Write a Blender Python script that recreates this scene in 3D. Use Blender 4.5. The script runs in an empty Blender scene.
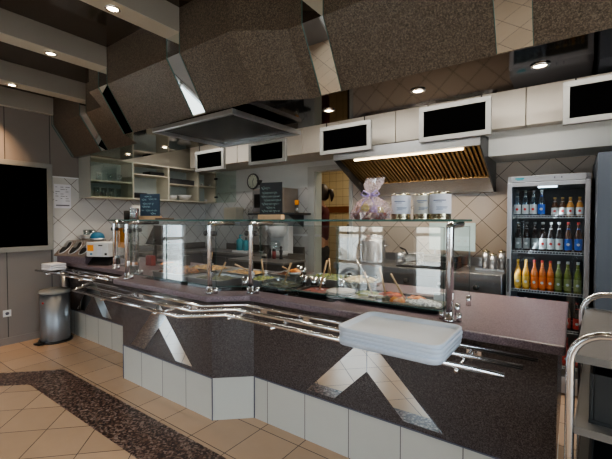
import bpy, bmesh, math, random
from mathutils import Vector, Matrix
random.seed(7)
S = bpy.context.scene
C = S.collection
PI = math.pi

# ------------------------------------------------------------------ materials
def nmat(name):
    m = bpy.data.materials.new(name); m.use_nodes = True
    nt = m.node_tree; b = nt.nodes['Principled BSDF']
    return m, nt, b
def N(nt, t, **kw):
    n = nt.nodes.new(t)
    for k, v in kw.items(): setattr(n, k, v)
    return n
def mth(nt, op, a, b=None, clamp=False):
    n = nt.nodes.new('ShaderNodeMath'); n.operation = op; n.use_clamp = clamp
    for i, x in enumerate((a, b)):
        if x is None: continue
        if isinstance(x, (int, float)): n.inputs[i].default_value = x
        else: nt.links.new(x, n.inputs[i])
    return n.outputs[0]
def mixc(nt, f, a, b):
    n = nt.nodes.new('ShaderNodeMix'); n.data_type = 'RGBA'
    for i, x in ((0, f), (6, a), (7, b)):
        if isinstance(x, (int, float)): n.inputs[i].default_value = x
        elif isinstance(x, tuple): n.inputs[i].default_value = (*x[:3], 1)
        else: nt.links.new(x, n.inputs[i])
    return n.outputs[2]
def plain(name, col, rough=.5, metal=0., spec=.5, var=.06, scale=14, bump=0., coat=0.):
    """base colour with a soft procedural variation"""
    m, nt, b = nmat(name)
    tc = N(nt, 'ShaderNodeTexCoord'); no = N(nt, 'ShaderNodeTexNoise')
    no.inputs['Scale'].default_value = scale; no.inputs['Detail'].default_value = 3
    nt.links.new(tc.outputs['Object'], no.inputs['Vector'])
    lo = tuple(c * (1 - var) for c in col); hi = tuple(min(1, c * (1 + var)) for c in col)
    nt.links.new(mixc(nt, no.outputs['Fac'], lo, hi), b.inputs['Base Color'])
    b.inputs['Roughness'].default_value = rough; b.inputs['Metallic'].default_value = metal
    b.inputs['Specular IOR Level'].default_value = spec; b.inputs['Coat Weight'].default_value = coat
    if bump:
        bp = N(nt, 'ShaderNodeBump'); bp.inputs['Strength'].default_value = bump; bp.inputs['Distance'].default_value = .004
        nt.links.new(no.outputs['Fac'], bp.inputs['Height']); nt.links.new(bp.outputs[0], b.inputs['Normal'])
    return m
def emis(name, col, s):
    m, nt, b = nmat(name)
    b.inputs['Base Color'].default_value = (*col, 1)
    b.inputs['Emission Color'].default_value = (*col, 1); b.inputs['Emission Strength'].default_value = s
    return m
def granite(name, cols, scale=160, rough=.25, big=.5, spec=.5):
    m, nt, b = nmat(name)
    tc = N(nt, 'ShaderNodeTexCoord')
    v = N(nt, 'ShaderNodeTexVoronoi'); v.inputs['Scale'].default_value = scale
    nt.links.new(tc.outputs['Object'], v.inputs['Vector'])
    no = N(nt, 'ShaderNodeTexNoise'); no.inputs['Scale'].default_value = scale * .35; no.inputs['Detail'].default_value = 4
    nt.links.new(tc.outputs['Object'], no.inputs['Vector'])
    sep = N(nt, 'ShaderNodeSeparateColor'); nt.links.new(v.outputs['Color'], sep.inputs[0])
    f = mth(nt, 'ADD', mth(nt, 'MULTIPLY', sep.outputs[0], 1 - big), mth(nt, 'MULTIPLY', no.outputs['Fac'], big))
    r = N(nt, 'ShaderNodeValToRGB'); cr = r.color_ramp
    while len(cr.elements) < len(cols): cr.elements.new(.5)
    for e, (p, c) in zip(cr.elements, cols): e.position = p; e.color = (*c, 1)
    nt.links.new(f, r.inputs[0]); nt.links.new(r.outputs[0], b.inputs['Base Color'])
    b.inputs['Roughness'].default_value = rough; b.inputs['Specular IOR Level'].default_value = spec
    return m
def tiles(name, col, grout, size, axes='XZ', rot=45, off=(0, 0), gw=.004, rough=.2, var=.1, size2=None):
    m, nt, b = nmat(name)
    tc = N(nt, 'ShaderNodeTexCoord'); sp = N(nt, 'ShaderNodeSeparateXYZ')
    nt.links.new(tc.outputs['Object'], sp.inputs[0])
    a = sp.outputs['XYZ'.index(axes[0])]; c = sp.outputs['XYZ'.index(axes[1])]
    r = math.radians(rot)
    u = mth(nt, 'ADD', mth(nt, 'MULTIPLY', a, math.cos(r)), mth(nt, 'MULTIPLY', c, math.sin(r)))
    v = mth(nt, 'ADD', mth(nt, 'MULTIPLY', a, -math.sin(r)), mth(nt, 'MULTIPLY', c, math.cos(r)))
    def cell(x, o, sz):
        q = mth(nt, 'DIVIDE', mth(nt, 'SUBTRACT', x, o), sz)
        fl = mth(nt, 'FLOOR', q); fr = mth(nt, 'SUBTRACT', q, fl)
        d = mth(nt, 'MULTIPLY', mth(nt, 'MINIMUM', fr, mth(nt, 'SUBTRACT', 1., fr)), sz)
        return fl, d
    fu, du = cell(u, off[0], size); fv, dv = cell(v, off[1], size2 or size)
    d = mth(nt, 'MINIMUM', du, dv)
    line = mth(nt, 'LESS_THAN', d, gw / 2)
    cb = N(nt, 'ShaderNodeCombineXYZ'); nt.links.new(fu, cb.inputs[0]); nt.links.new(fv, cb.inputs[1])
    wn = N(nt, 'ShaderNodeTexWhiteNoise'); nt.links.new(cb.outputs[0], wn.inputs['Vector'])
    no = N(nt, 'ShaderNodeTexNoise'); no.inputs['Scale'].default_value = 9; nt.links.new(tc.outputs['Object'], no.inputs['Vector'])
    f = mth(nt, 'ADD', mth(nt, 'MULTIPLY', wn.outputs['Value'], .6), mth(nt, 'MULTIPLY', no.outputs['Fac'], .4))
    lo = tuple(x * (1 - var) for x in col); hi = tuple(min(1, x * (1 + var)) for x in col)
    base = mixc(nt, f, lo, hi)
    nt.links.new(mixc(nt, line, base, grout), b.inputs['Base Color'])
    nt.links.new(mth(nt, 'ADD', mth(nt, 'MULTIPLY', line, .5), rough), b.inputs['Roughness'])
    bp = N(nt, 'ShaderNodeBump'); bp.inputs['Strength'].default_value = .3; bp.inputs['Distance'].default_value = .003
    nt.links.new(mth(nt, 'SUBTRACT', 1., line), bp.inputs['Height']); nt.links.new(bp.outputs[0], b.inputs['Normal'])
    return m
def thin_glass(name, tint=(.94, .97, .95), refl=1.6, base=.03):
    """thin pane: transparent with a mirror reflection that grows at grazing angles"""
    m = bpy.data.materials.new(name); m.use_nodes = True; nt = m.node_tree
    for n in list(nt.nodes): nt.nodes.remove(n)
    o = N(nt, 'ShaderNodeOutputMaterial'); t = N(nt, 'ShaderNodeBsdfTransparent'); g = N(nt, 'ShaderNodeBsdfGlossy')
    t.inputs[0].default_value = (*tint, 1); g.inputs['Roughness'].default_value = .01; g.inputs[0].default_value = (.95, .98, 1, 1)
    lw = N(nt, 'ShaderNodeLayerWeight'); lw.inputs[0].default_value = .5
    fr = mth(nt, 'ADD', mth(nt, 'MULTIPLY', mth(nt, 'POWER', lw.outputs['Facing'], 5.), .9), .045)
    no = N(nt, 'ShaderNodeTexNoise'); no.inputs['Scale'].default_value = 2.
    f = mth(nt, 'ADD', mth(nt, 'MULTIPLY', fr, refl), mth(nt, 'MULTIPLY', no.outputs['Fac'], base), True)
    mx = N(nt, 'ShaderNodeMixShader'); nt.links.new(f, mx.inputs[0]); nt.links.new(t.outputs[0], mx.inputs[1]); nt.links.new(g.outputs[0], mx.inputs[2])
    nt.links.new(mx.outputs[0], o.inputs[0])
    return m
def stripes(name, c1, c2, axis, size, duty=.5, rough=.35, metal=.9):
    m, nt, b = nmat(name)
    tc = N(nt, 'ShaderNodeTexCoord'); sp = N(nt, 'ShaderNodeSeparateXYZ'); nt.links.new(tc.outputs['Object'], sp.inputs[0])
    q = mth(nt, 'FRACT', mth(nt, 'DIVIDE', sp.outputs['XYZ'.index(axis)], size))
    nt.links.new(mixc(nt, mth(nt, 'LESS_THAN', q, duty), c1, c2), b.inputs['Base Color'])
    b.inputs['Roughness'].default_value = rough; b.inputs['Metallic'].default_value = metal
    return m

M = {}
M['chrome'] = plain('chrome', (.86, .86, .88), .17, 1, var=.03)
M['steel'] = plain('brushed_steel', (.58, .59, .61), .30, 1, var=.08, scale=30)
M['steel_dark'] = plain('dark_steel', (.10, .10, .105), .42, .6, var=.15)
M['dull_steel'] = plain('dull_steel_worktop', (.20, .19, .18), .4, .5)
M['alu'] = plain('anodised_aluminium', (.25, .25, .24), .5, 0.)
M['mirror'] = plain('mirror_glass', (.86, .90, .90), .015, 1, var=.01)
M['ceil_gloss'] = plain('smoked_mirror_ceiling', (.085, .066, .054), .05, 1, var=.04, scale=1)
M['granite'] = granite('brown_granite', [(.26, (.040, .032, .034)), (.42, (.062, .050, .050)), (.56, (.090, .074, .072)), (.70, (.130, .115, .115))], 300, .24, .6)
M['granite_top'] = granite('brown_granite_fascia', [(.26, (.036, .027, .020)), (.42, (.076, .057, .043)), (.56, (.122, .091, .066)), (.70, (.185, .147, .115))], 260, .40, .6)
M['granite_floor'] = granite('dark_floor_granite', [(.3, (.018, .012, .012)), (.45, (.07, .040, .033)), (.6, (.17, .105, .085)), (.75, (.30, .23, .20))], 75, .3, .5)
M['ctop'] = granite('mauve_worktop', [(.3, (.12, .088, .105)), (.5, (.185, .138, .155)), (.7, (.27, .21, .235))], 330, .33, .5)
M['plinth'] = tiles('plinth_tile', (.54, .53, .49), (.16, .15, .15), .335, 'XZ', 0, (-2.83 + .335 * 0, -.02), .006, .3, .06, 1.)
M['plinth_mid'] = tiles('plinth_tile_middle', (.54, .53, .49), (.16, .15, .15), .32, 'XZ', 0, (-2.17, -.02), .006, .3, .06, 1.)
M['plinth_right'] = tiles('plinth_tile_right', (.54, .53, .49), (.16, .15, .15), .34, 'XZ', 0, (-1.81, -.02), .006, .3, .06, 1.)
M['plinth_left'] = tiles('plinth_tile_left', (.54, .53, .49), (.16, .15, .15), .325, 'XZ', 0, (-4.97, -.02), .006, .3, .06, 1.)
FL = (.50, .355, .25)
M['floor_axis'] = tiles('floor_tile_straight', FL, (.07, .055, .05), .34, 'XY', 0, (-2.82, 1.60), .006, .26, .10)
M['floor_diag'] = tiles('floor_tile_diagonal', FL, (.07, .055, .05), .34, 'XY', 45, (-1.414, 2.885), .006, .26, .10)
M['wall_tile_back'] = tiles('wall_tile_warm_lit', (.62, .54, .48), (.13, .11, .10), .225, 'XZ', 45, (.03, .06), .006, .16, .05)  # warm copy of the grey wall tile, hood light put into the colour
M['wall_tile_left'] = tiles('wall_tile_grey', (.60, .59, .58), (.13, .11, .10), .225, 'YZ', 45, (.03, .06), .006, .16, .05)
M['store_tile'] = tiles('store_tile_cream', (.64, .55, .38), (.30, .22, .14), .15, 'XZ', 0, (0, 0), .006, .3, .06)
M['wall_panel'] = plain('taupe_wall_laminate', (.235, .205, .19), .5, var=.05, scale=3)
M['wall_plain'] = plain('pale_wall_paint', (.68, .69, .68), .6, var=.03, scale=2)
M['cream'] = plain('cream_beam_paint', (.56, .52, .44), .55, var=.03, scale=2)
M['beam_side'] = plain('shaded_beam_side', (.34, .31, .275), .55, var=.03, scale=2)  # darker copy of the beam cream, shade on the sides put into the colour
M['cupboard'] = plain('cream_cupboard_front', (.60, .555, .49), .45, var=.03, scale=2)
M['cab_grey'] = plain('grey_cabinet_board', (.36, .37, .35), .5, var=.04, scale=3)
M['cab_in'] = plain('pale_cabinet_back', (.50, .55, .53), .5, var=.04, scale=3)
M['shelf_edge'] = plain('cream_shelf_board', (.62, .57, .46), .5, var=.04)
M['black'] = plain('black_plastic', (.012, .012, .013), .35, var=.2)
M['screen'] = plain('black_screen', (.0015, .0015, .0015), .9, spec=0., var=.1)
M['rubber'] = plain('black_rubber', (.02, .02, .02), .7)
M['white'] = plain('white_plastic', (.72, .73, .74), .35)
M['tray'] = plain('pale_grey_tray', (.54, .60, .70), .42, spec=.35, var=.03)
M['paper'] = plain('white_paper', (.74, .74, .80), .7)
M['ink'] = plain('grey_ink', (.12, .12, .16), .8)
M['orange'] = plain('orange_paper', (1., .36, .03), .6)
M['wood'] = plain('pale_wood', (.62, .42, .25), .5, var=.15, scale=25)
M['slate'] = plain('blue_black_chalkboard', (.028, .060, .105), .55, var=.25)
M['slate2'] = plain('black_chalkboard', (.010, .013, .016), .5, var=.25)
M['chalk'] = plain('pale_blue_chalk', (.45, .72, .78), .8)
M['chalk2'] = plain('grey_green_chalk', (.35, .50, .48), .8)
M['glass'] = thin_glass('clear_pane_glass', (.93, .96, .95), 1.7, .11)
M['guard_glass'] = thin_glass('guard_glass', (.93, .96, .95), 2.0, .20)
M['glass_cab'] = thin_glass('cabinet_glass', (.90, .94, .92), 1.4, .06)
M['glass_edge'] = plain('green_glass_edge', (.04, .11, .095), .4, var=.1)
M['glassware'] = thin_glass('drinking_glass', (.88, .92, .93), 2., .12)
M['brass'] = plain('greasy_brass_filter', (.42, .27, .12), .34, .85, var=.2, scale=20)
M['filter_gap_shade'] = plain('painted_gap_shade', (.06, .035, .018), .6)  # dark backing sheet, shade between the slats put into its colour
M['tube'] = emis('tube_glow', (1, .78, .46), 7)
M['lamp'] = emis('lamp_glow', (1, .80, .52), 40)
M['red'] = plain('red_plastic', (.55, .02, .02), .4)
M['blue'] = plain('blue_cloth', (.03, .16, .28), .6, var=.2)
M['teal'] = plain('teal_soap', (.02, .30, .38), .3)
M['white_cer'] = plain('white_ceramic', (.70, .68, .66), .2)
M['label_pale'] = plain('pale_label', (.80, .82, .92), .5)
M['can'] = plain('gold_tin', (.62, .56, .40), .22, 1, var=.06)
M['grey_pier'] = plain('blue_grey_panel', (.085, .10, .125), .45, var=.06, scale=2)

# ------------------------------------------------------------------ mesh helpers
class MB:
    def __init__(s): s.bm = bmesh.new(); s.mi = 0
    def _faces(s, fs):
        for f in fs: f.material_index = s.mi
    def box(s, x0, x1, y0, y1, z0, z1, mat=None):
        vs = [s.bm.verts.new(p) for p in ((x0,y0,z0),(x1,y0,z0),(x1,y1,z0),(x0,y1,z0),(x0,y0,z1),(x1,y0,z1),(x1,y1,z1),(x0,y1,z1))]
        if mat is not None:
            for v in vs: v.co = mat @ v.co
        s._faces([s.bm.faces.new([vs[i] for i in q]) for q in ((0,3,2,1),(4,5,6,7),(0,1,5,4),(1,2,6,5),(2,3,7,6),(3,0,4,7))])
        return s
    def obox(s, a, b, w, h):
        """bar of section w x h from a to b"""
        a, b = Vector(a), Vector(b); d = (b - a); L = d.length; q = d.to_track_quat('X', 'Z')
        return s.box(0, L, -w/2, w/2, -h/2, h/2, Matrix.Translation(a) @ q.to_matrix().to_4x4())
    def prism(s, poly, z0, z1):
        lo = [s.bm.verts.new((x, y, z0)) for x, y in poly]; hi = [s.bm.verts.new((x, y, z1)) for x, y in poly]
        n = len(poly)
        fs = [s.bm.faces.new(list(reversed(lo))), s.bm.faces.new(hi)]
        fs += [s.bm.faces.new((lo[i], lo[(i+1) % n], hi[(i+1) % n], hi[i])) for i in range(n)]
        s._faces(fs); return s
    def prism_x(s, poly, x0, x1):
        lo = [s.bm.verts.new((x0, y, z)) for y, z in poly]; hi = [s.bm.verts.new((x1, y, z)) for y, z in poly]
        n = len(poly)
        s._faces([s.bm.faces.new(list(reversed(lo))), s.bm.faces.new(hi)] + [s.bm.faces.new((lo[i], lo[(i+1) % n], hi[(i+1) % n], hi[i])) for i in range(n)])
        return s
    def prism_y(s, poly, y0, y1):
        lo = [s.bm.verts.new((x, y0, z)) for x, z in poly]; hi = [s.bm.verts.new((x, y1, z)) for x, z in poly]
        n = len(poly)
        s._faces([s.bm.faces.new(lo), s.bm.faces.new(list(reversed(hi)))] + [s.bm.faces.new((lo[(i+1) % n], lo[i], hi[i], hi[(i+1) % n])) for i in range(n)])
        return s
    def face(s, pts):
        s._faces([s.bm.faces.new([s.bm.verts.new(p) for p in pts])]); return s
    def tube(s, pts, r, n=10, cap=True, closed=False):
        P = [Vector(p) for p in pts]; k = len(P); rings = []; up = None
        for i, p in enumerate(P):
            if closed: t = (P[(i+1) % k] - P[i-1]).normalized()
            else: t = ((P[min(i+1, k-1)] - P[max(i-1, 0)])).normalized()
            if up is None:
                up = Vector((0, 0, 1)) if abs(t.z) < .9 else Vector((1, 0, 0))
            a = t.cross(up).normalized(); up = a.cross(t).normalized()
            rr = r[i] if isinstance(r, (list, tuple)) else r
            rings.append([s.bm.verts.new(p + a * rr * math.cos(2*PI*j/n) + up * rr * math.sin(2*PI*j/n)) for j in range(n)])
        fs = []
        for i in range(k if closed else k - 1):
            A, B = rings[i], rings[(i+1) % k]
            for j in range(n): fs.append(s.bm.faces.new((A[j], A[(j+1) % n], B[(j+1) % n], B[j])))
        if cap and not closed: fs += [s.bm.faces.new(list(reversed(rings[0]))), s.bm.faces.new(rings[-1])]
        for f in fs: f.smooth = True
        s._faces(fs); return s
    def lathe(s, prof, c=(0, 0, 0), n=20, sx=1, sy=1):
        rings = []
        for r, z in prof:
            if r < 1e-5: rings.append([s.bm.verts.new((c[0], c[1], c[2] + z))])
            else: rings.append([s.bm.verts.new((c[0] + r*sx*math.cos(2*PI*j/n), c[1] + r*sy*math.sin(2*PI*j/n), c[2] + z)) for j in range(n)])
        fs = []
        for A, B in zip(rings, rings[1:]):
            for j in range(n):
                k = (j+1) % n
                if len(A) == 1 and len(B) == 1: continue
                if len(A) == 1: fs.append(s.bm.faces.new((A[0], B[j], B[k])))
                elif len(B) == 1: fs.append(s.bm.faces.new((A[j], A[k], B[0])))
                else: fs.append(s.bm.faces.new((A[j], A[k], B[k], B[j])))
        for f in fs: f.smooth = True
        s._faces(fs); return s
    def build(s, name, mat, parent=None, loc=None, bevel=0, rotz=0, smooth=False):
        bmesh.ops.recalc_face_normals(s.bm, faces=s.bm.faces)
        me = bpy.data.meshes.new(name)
        if smooth:
            for f in s.bm.faces: f.smooth = True
        s.bm.to_mesh(me); s.bm.free()
        for m in (mat if isinstance(mat, (list, tuple)) else [mat]): me.materials.append(m)
        o = bpy.data.objects.new(name, me); C.objects.link(o)
        if parent: o.parent = parent
        if loc: o.location = loc
        if rotz: o.rotation_euler = (0, 0, rotz)
        if bevel:
            b = o.modifiers.new('b', 'BEVEL'); b.width = bevel; b.segments = 2; b.limit_method = 'ANGLE'
        return o
def thing(name, label, cat, loc=(0, 0, 0), rotz=0, group=None):
    o = bpy.data.objects.new(name, None); C.objects.link(o)
    o.location = loc; o.rotation_euler = (0, 0, rotz); o.empty_display_size = .05
    return tag(o, label, cat, group)
def tag(o, label, cat, group=None):
    o['label'] = label; o['category'] = cat
    if group: o['group'] = group
    return o
def struct(o): o['kind'] = 'structure'; return o
def dup(root, loc=None, rotz=None, label=None, group=None):
    def cp(o, par):
        c = o.copy(); C.objects.link(c); c.parent = par
        for ch in [x for x in bpy.data.objects if x.parent == o]: cp(ch, c)
        return c
    kids = [x for x in bpy.data.objects if x.parent == root]
    r = root.copy(); C.objects.link(r)
    for k in kids: cp(k, r)
    if loc: r.location = loc
    if rotz is not None: r.rotation_euler = (0, 0, rotz)
    if label: r['label'] = label
    if group: r['group'] = group
    return r
def rrect(x0, x1, y0, y1, r, n=5):
    pts = []
    for cx, cy, a0 in ((x1-r, y0+r, -90), (x1-r, y1-r, 0), (x0+r, y1-r, 90), (x0+r, y0+r, 180)):
        for i in range(n+1):
            a = math.radians(a0 + 90*i/n); pts.append((cx + r*math.cos(a), cy + r*math.sin(a)))
    return pts
def arc(c, r, a0, a1, n, plane='XZ'):
    out = []
    for i in range(n+1):
        a = math.radians(a0 + (a1-a0)*i/n); u, v = r*math.cos(a), r*math.sin(a)
        out.append((c[0]+u, c[1], c[2]+v) if plane == 'XZ' else ((c[0], c[1]+u, c[2]+v) if plane == 'YZ' else (c[0]+u, c[1]+v, c[2])))
    return out

XL, YB, XR, YF = -5.5, 4.45, 2.6, -2.6
ZC, ZS = 3.06, 2.34      # dining ceiling, smoked ceiling over the service area

# ------------------------------------------------------------------ room shell
m = MB()
m.mi = 0; m.face([(XL, YB+2.2, 0), (XL, .2, 0), (-4.13, 1.57, 0), (XR, 1.57, 0), (XR, YB+2.2, 0)])
m.mi = 1; m.face([(XL, .2, 0), (XL, -.13, 0), (-4.0, 1.24, 0), (XR, 1.24, 0), (XR, 1.57, 0), (-4.13, 1.57, 0)])
m.mi = 2; m.face([(XL, -.13, 0), (XL, YF, 0), (XR, YF, 0), (XR, 1.24, 0), (-4.0, 1.24, 0)])
struct(m.build('floor', [M['floor_axis'], M['granite_floor'], M['floor_diag']]))

# left wall: taupe panels with a glazed door towards the street end, tiled behind the counter
m = MB()
m.box(XL-.15, XL, YF, -.36, 0, ZC); m.box(XL-.15, XL, .14, YB, 0, ZC); m.box(XL-.15, XL, -.36, .14, 2.3, ZC)
struct(m.build('wall_left', M['wall_panel']))
m = MB()
for y in (.60, 1.05, 1.50, 1.97): m.box(XL-.001, XL+.0025, y-.003, y+.003, .09, 2.85)
struct(m.build('trim_1', M['rubber']))
m = MB(); m.box(XL, XL+.012, .36, 2.12, 0, .085); struct(m.build('baseboard_left', M['wall_panel']))
m = MB(); m.box(XL, XL+.012, 1.99, 2.31, .9, 2.06); m.box(XL, XL+.012, 2.31, YB, .9, 1.83)
t = struct(m.build('trim_2', M['wall_tile_left']))
m = MB(); m.box(XL+.001, XL+.018, 1.985, 2.31, 2.055, 2.072); m.build('tile_edge_strip', M['white'], t)
m = MB(); m.box(XL+.001, XL+.02, 2.31, YB, 1.83, ZC); struct(m.build('trim_3', M['cream']))
# glazed street door in the left wall
t = MB()
for y0, y1, z0, z1 in ((-.36, -.31, 0, 2.3), (.09, .14, 0, 2.3), (-.36, .14, 2.2, 2.3), (-.36, .14, 1.16, 1.21), (-.36, .14, 0, .12)): t.box(XL-.08, XL-.02, y0, y1, z0, z1)
t = struct(t.build('door_1', M['white']))
m = MB(); m.box(XL-.055, XL-.05, -.31, .09, .12, 2.2); m.build('pane', M['glass'], t)

# back wall with the doorway to the store room
DX0, DX1, DZ = -3.04, -2.47, 2.20
m = MB()
m.box(XL, DX0, YB, YB+.14, 0, 2.75); m.box(DX1, XR, YB, YB+.14, 0, 2.75); m.box(DX0, DX1, YB, YB+.14, DZ, 2.75)
struct(m.build('wall_back', M['wall_plain']))
m = MB(); m.box(XL+.012, -3.155, YB-.012, YB, .9, 1.98)
struct(m.build('trim_23', tiles('wall_tile_back_grey', (.60, .59, .58), (.13, .11, .10), .225, 'XZ', 45, (.03, .06), .006, .16, .05)))
m = MB(); m.box(-2.42, .6, YB-.012, YB, .9, 2.11)
struct(m.build('trim_4', M['wall_tile_back']))
m = MB()
m.box(DX0-.12, DX0, YB-.03, YB, 0, DZ+.07); m.box(DX0, DX1+.05, YB-.03, YB, DZ, DZ+.07); m.box(DX1, DX1+.05, YB-.03, YB, 0, DZ)
t = struct(m.build('door_2', plain('pale_door_frame', (.52, .52, .50), .5)))
m = MB(); m.box(DX0-.005, DX0+.008, YB+.0, YB+.15, 0, DZ); m.build('jamb_lining', M['cab_in'], t)
# store room beyond
m = MB(); m.box(-4.4, -1.2, 6.2, 6.3, 0, 2.75); struct(m.build('wall_store_back', M['store_tile']))
m = MB(); m.box(-4.4, -4.3, YB+.14, 6.2, 0, 2.75); m.box(-1.3, -1.2, YB+.14, 6.2, 0, 2.75); struct(m.build('wall_store_side', M['store_tile']))
m = MB(); m.box(-4.3, -1.3, 6.18, 6.2, 1.64, 1.76); struct(m.build('trim_5', plain('brown_tile_border', (.20, .07, .03), .35)))
m = MB(); m.box(-4.4, -1.2, YB, 6.3, 2.75, 2.8); struct(m.build('ceiling_store', M['wall_plain']))

# right wall and the street front with its big windows
m = MB(); m.box(XR, XR+.15, YF, -2.2, 0, ZC); m.box(XR, XR+.15, 1.3, YB, 0, ZC); m.box(XR, XR+.15, -2.2, 1.3, 0, .5); m.box(XR, XR+.15, -2.2, 1.3, 2.7, ZC); struct(m.build('wall_right', M['wall_panel']))
m = MB()
for y in (-2.2, -1.05, .10, 1.25): m.box(XR+.03, XR+.09, y, y+.05, .5, 2.7)
for z in (.5, 2.65): m.box(XR+.03, XR+.09, -2.2, 1.3, z, z+.05)
t = struct(m.build('window_9', M['white']))
m = MB(); m.box(XR+.055, XR+.06, -2.15, 1.25, .55, 2.65); m.build('pane', M['glass'], t)
WINS = [(-4.1, -3.0), (-2.42, -1.88), (1.35, 2.45)]
m = MB(); x = XL
for a, b in WINS: m.box(x, a, YF-.15, YF, 0, ZC); m.box(a, b, YF-.15, YF, 2.45, ZC); x = b
m.box(x, XR, YF-.15, YF, 0, ZC)
struct(m.build('wall_front', M['wall_panel']))
for i, (a, b) in enumerate(WINS):
    m = MB(); w = .05
    m.box(a, a+w, YF-.10, YF-.04, 0, 2.45); m.box(b-w, b, YF-.10, YF-.04, 0, 2.45)
    for z in (.0, .60, 1.20, 2.38): m.box(a, b, YF-.10, YF-.04, z, z+.06)
    if b-a > .8: mid = (a+b)/2; m.box(mid-.02, mid+.02, YF-.10, YF-.04, 0, 2.45)
    t = struct(m.build('window_%d' % (i+1), M['white']))
    m = MB(); m.box(a+w, b-w, YF-.073, YF-.068, .06, 2.38); m.build('pane', M['glass'], t)

# dining ceiling (smoked gloss) and its cream beams
m = MB(); m.box(XL, XR, YF, 2.4, ZC, ZC+.1); struct(m.build('ceiling', plain('smoked_dining_ceiling', (.115, .090, .072), .10, .55, var=.05, scale=1)))
BEAMS = [(-5.72, -5.44, 2.0, 2.85), (-4.70, -4.54, 2.0, 2.87), (-3.60, -3.44, 1.70, 2.88), (-2.53, -2.37, 1.70, 2.88), (-1.40, -1.24, 1.90, 2.88), (-.33, -.17, 1.90, 2.88), (.74, .90, 1.90, 2.88), (1.77, 1.93, 1.9, 2.88)]
for i, (a, b, y, z) in enumerate(BEAMS):
    m = MB(); m.box(max(a, XL), b, YF, y-.004, z+.001, ZC-.001); m.mi = 1; m.box(max(a, XL)-.0 if i == 0 else a, b, YF, y-.004, z-.004, z+.001); struct(m.build('trim_%d' % (6+i), [M['beam_side'], M['cream']]))

# granite fascia: vertical face then a slope down to the smoked service ceiling; same bay plan as the counter
TOP = [(XL, 2.0), (-4.10, 2.0), (-3.80, 1.70), (-1.83, 1.70), (-1.52, 1.90), (XR, 1.90)]
BOT = [(XL, 2.24), (-3.90, 2.24), (-3.60, 1.94), (-1.82, 1.94), (-1.50, 2.12), (XR, 2.12)]
ZB = 2.73
m = MB()
for i in range(5):
    (x0, y0), (x1, y1) = TOP[i], TOP[i+1]; (u0, v0), (u1, v1) = BOT[i], BOT[i+1]
    m.face([(x0, y0, ZB), (x1, y1, ZB), (x1, y1, ZC), (x0, y0, ZC)])
    m.face([(u0, v0, ZS), (u1, v1, ZS), (x1, y1, ZB), (x0, y0, ZB)])
fas = struct(m.build('wall_fascia', M['granite_top']))
for (a, b, y, z) in BEAMS:
    if a > .5: continue
    a2, b2 = max(a+.0, XL+.001), b; dy = .24 if y != 1.9 else .22
    m = MB(); e = .004
    m.face([(a2, y-e, ZB), (b2, y-e, ZB), (b2, y-e, z), (a2, y-e, z)])
    m.face([(a2, y+dy-e, ZS+.004), (b2, y+dy-e, ZS+.004), (b2, y-e, ZB), (a2, y-e, ZB)])
    m.build('mirror_strip', M['mirror'], fas)
    m = MB()
    for x in (a2, b2):
        m.obox((x, y-.005, ZB), (x, y-.005, z), .003, .005); m.obox((x, y+dy-.007, ZS+.004), (x, y-.007, ZB), .003, .005)
    m.build('mirror_edge', M['glass_edge'], fas)
# smoked ceiling over the service area, then the higher ceiling behind the cupboards
m = MB(); m.prism([(x, y) for x, y in BOT] + [(XR, 2.74), (XL, 2.74)], ZS, ZS+.04); struct(m.build('ceiling_service', M['ceil_gloss']))
m = MB(); m.box(XL, XR, 2.74, YB+.1, 2.75, 2.8); m.box(XL, XR, 2.70, 2.74, ZS+.041, 2.8); struct(m.build('ceiling_kitchen', M['wall_plain']))
# soffit box right of the hood
m = MB(); m.box(-.72, XR, 3.97, YB, 2.115, 2.344); struct(m.build('trim_20', M['wall_plain']))
m = MB(); m.box(.14, 1.6, 3.5, YB, 0, 2.0); struct(m.build('wall_pier', M['grey_pier']))
#@@PART2
# ------------------------------------------------------------------ serving counter
FACE = [(XL+.012, 2.14), (-3.76, 2.14), (-3.44, 1.81), (-2.17, 1.81), (-1.94, 2.02), (-.05, 2.02)]
BK = 2.98
cnt = thing('serving_counter', 'granite clad snack bar counter on a plinth of white tiles', 'counter', (-2.5, 2.2, 0))
def rel(o, par):
    """parent keeping world coordinates (the part was modelled in place)"""
    o.parent = par; o.matrix_parent_inverse = par.matrix_basis.inverted() if False else Matrix.Translation(-Vector(par.location)); return o
m = MB(); m.prism(FACE + [(-.05, BK), (XL+.012, BK)], .32, .905); rel(m.build('granite_cladding', M['granite']), cnt)
m = MB()
PF = [(x, y + .004) for x, y in FACE]
for k, i in enumerate(range(5)):
    (x0, y0), (x1, y1) = PF[i], PF[i+1]; m.mi = (0, 1, 1, 3, 2)[k]
    m.face([(x0, y0, 0), (x1, y1, 0), (x1, y1, .32), (x0, y0, .32)])
m.mi = 0; m.prism([(x, y + .03) for x, y in FACE[:1]] + [(x, y+.03) for x, y in FACE[1:]] + [(-.06, BK-.02), (XL+.02, BK-.02)], .0, .318)
facet_plain = plain('plinth_tile_corner', (.54, .53, .49), .3, var=.04, scale=3)
rel(m.build('tiled_plinth', [M['plinth_left'], M['plinth_mid'], M['plinth_right'], facet_plain]), cnt)
def joint(p, q=.004):
    m.box(p[0]-.003, p[0]+.003, p[1]-.0, p[1]+.006, 0, .32)
m = MB(); 
for p in ((-2.17, 1.808), (-1.94, 2.018), (-3.438, 1.808)): joint(p)
m.box(-3.44, -2.17, 1.806, 1.812, .316, .324); m.box(-1.94, -.05, 2.016, 2.022, .316, .324); m.box(XL+.02, -3.76, 2.136, 2.142, .316, .324)
rel(m.build('grout_joint', M['ink']), cnt)
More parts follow.
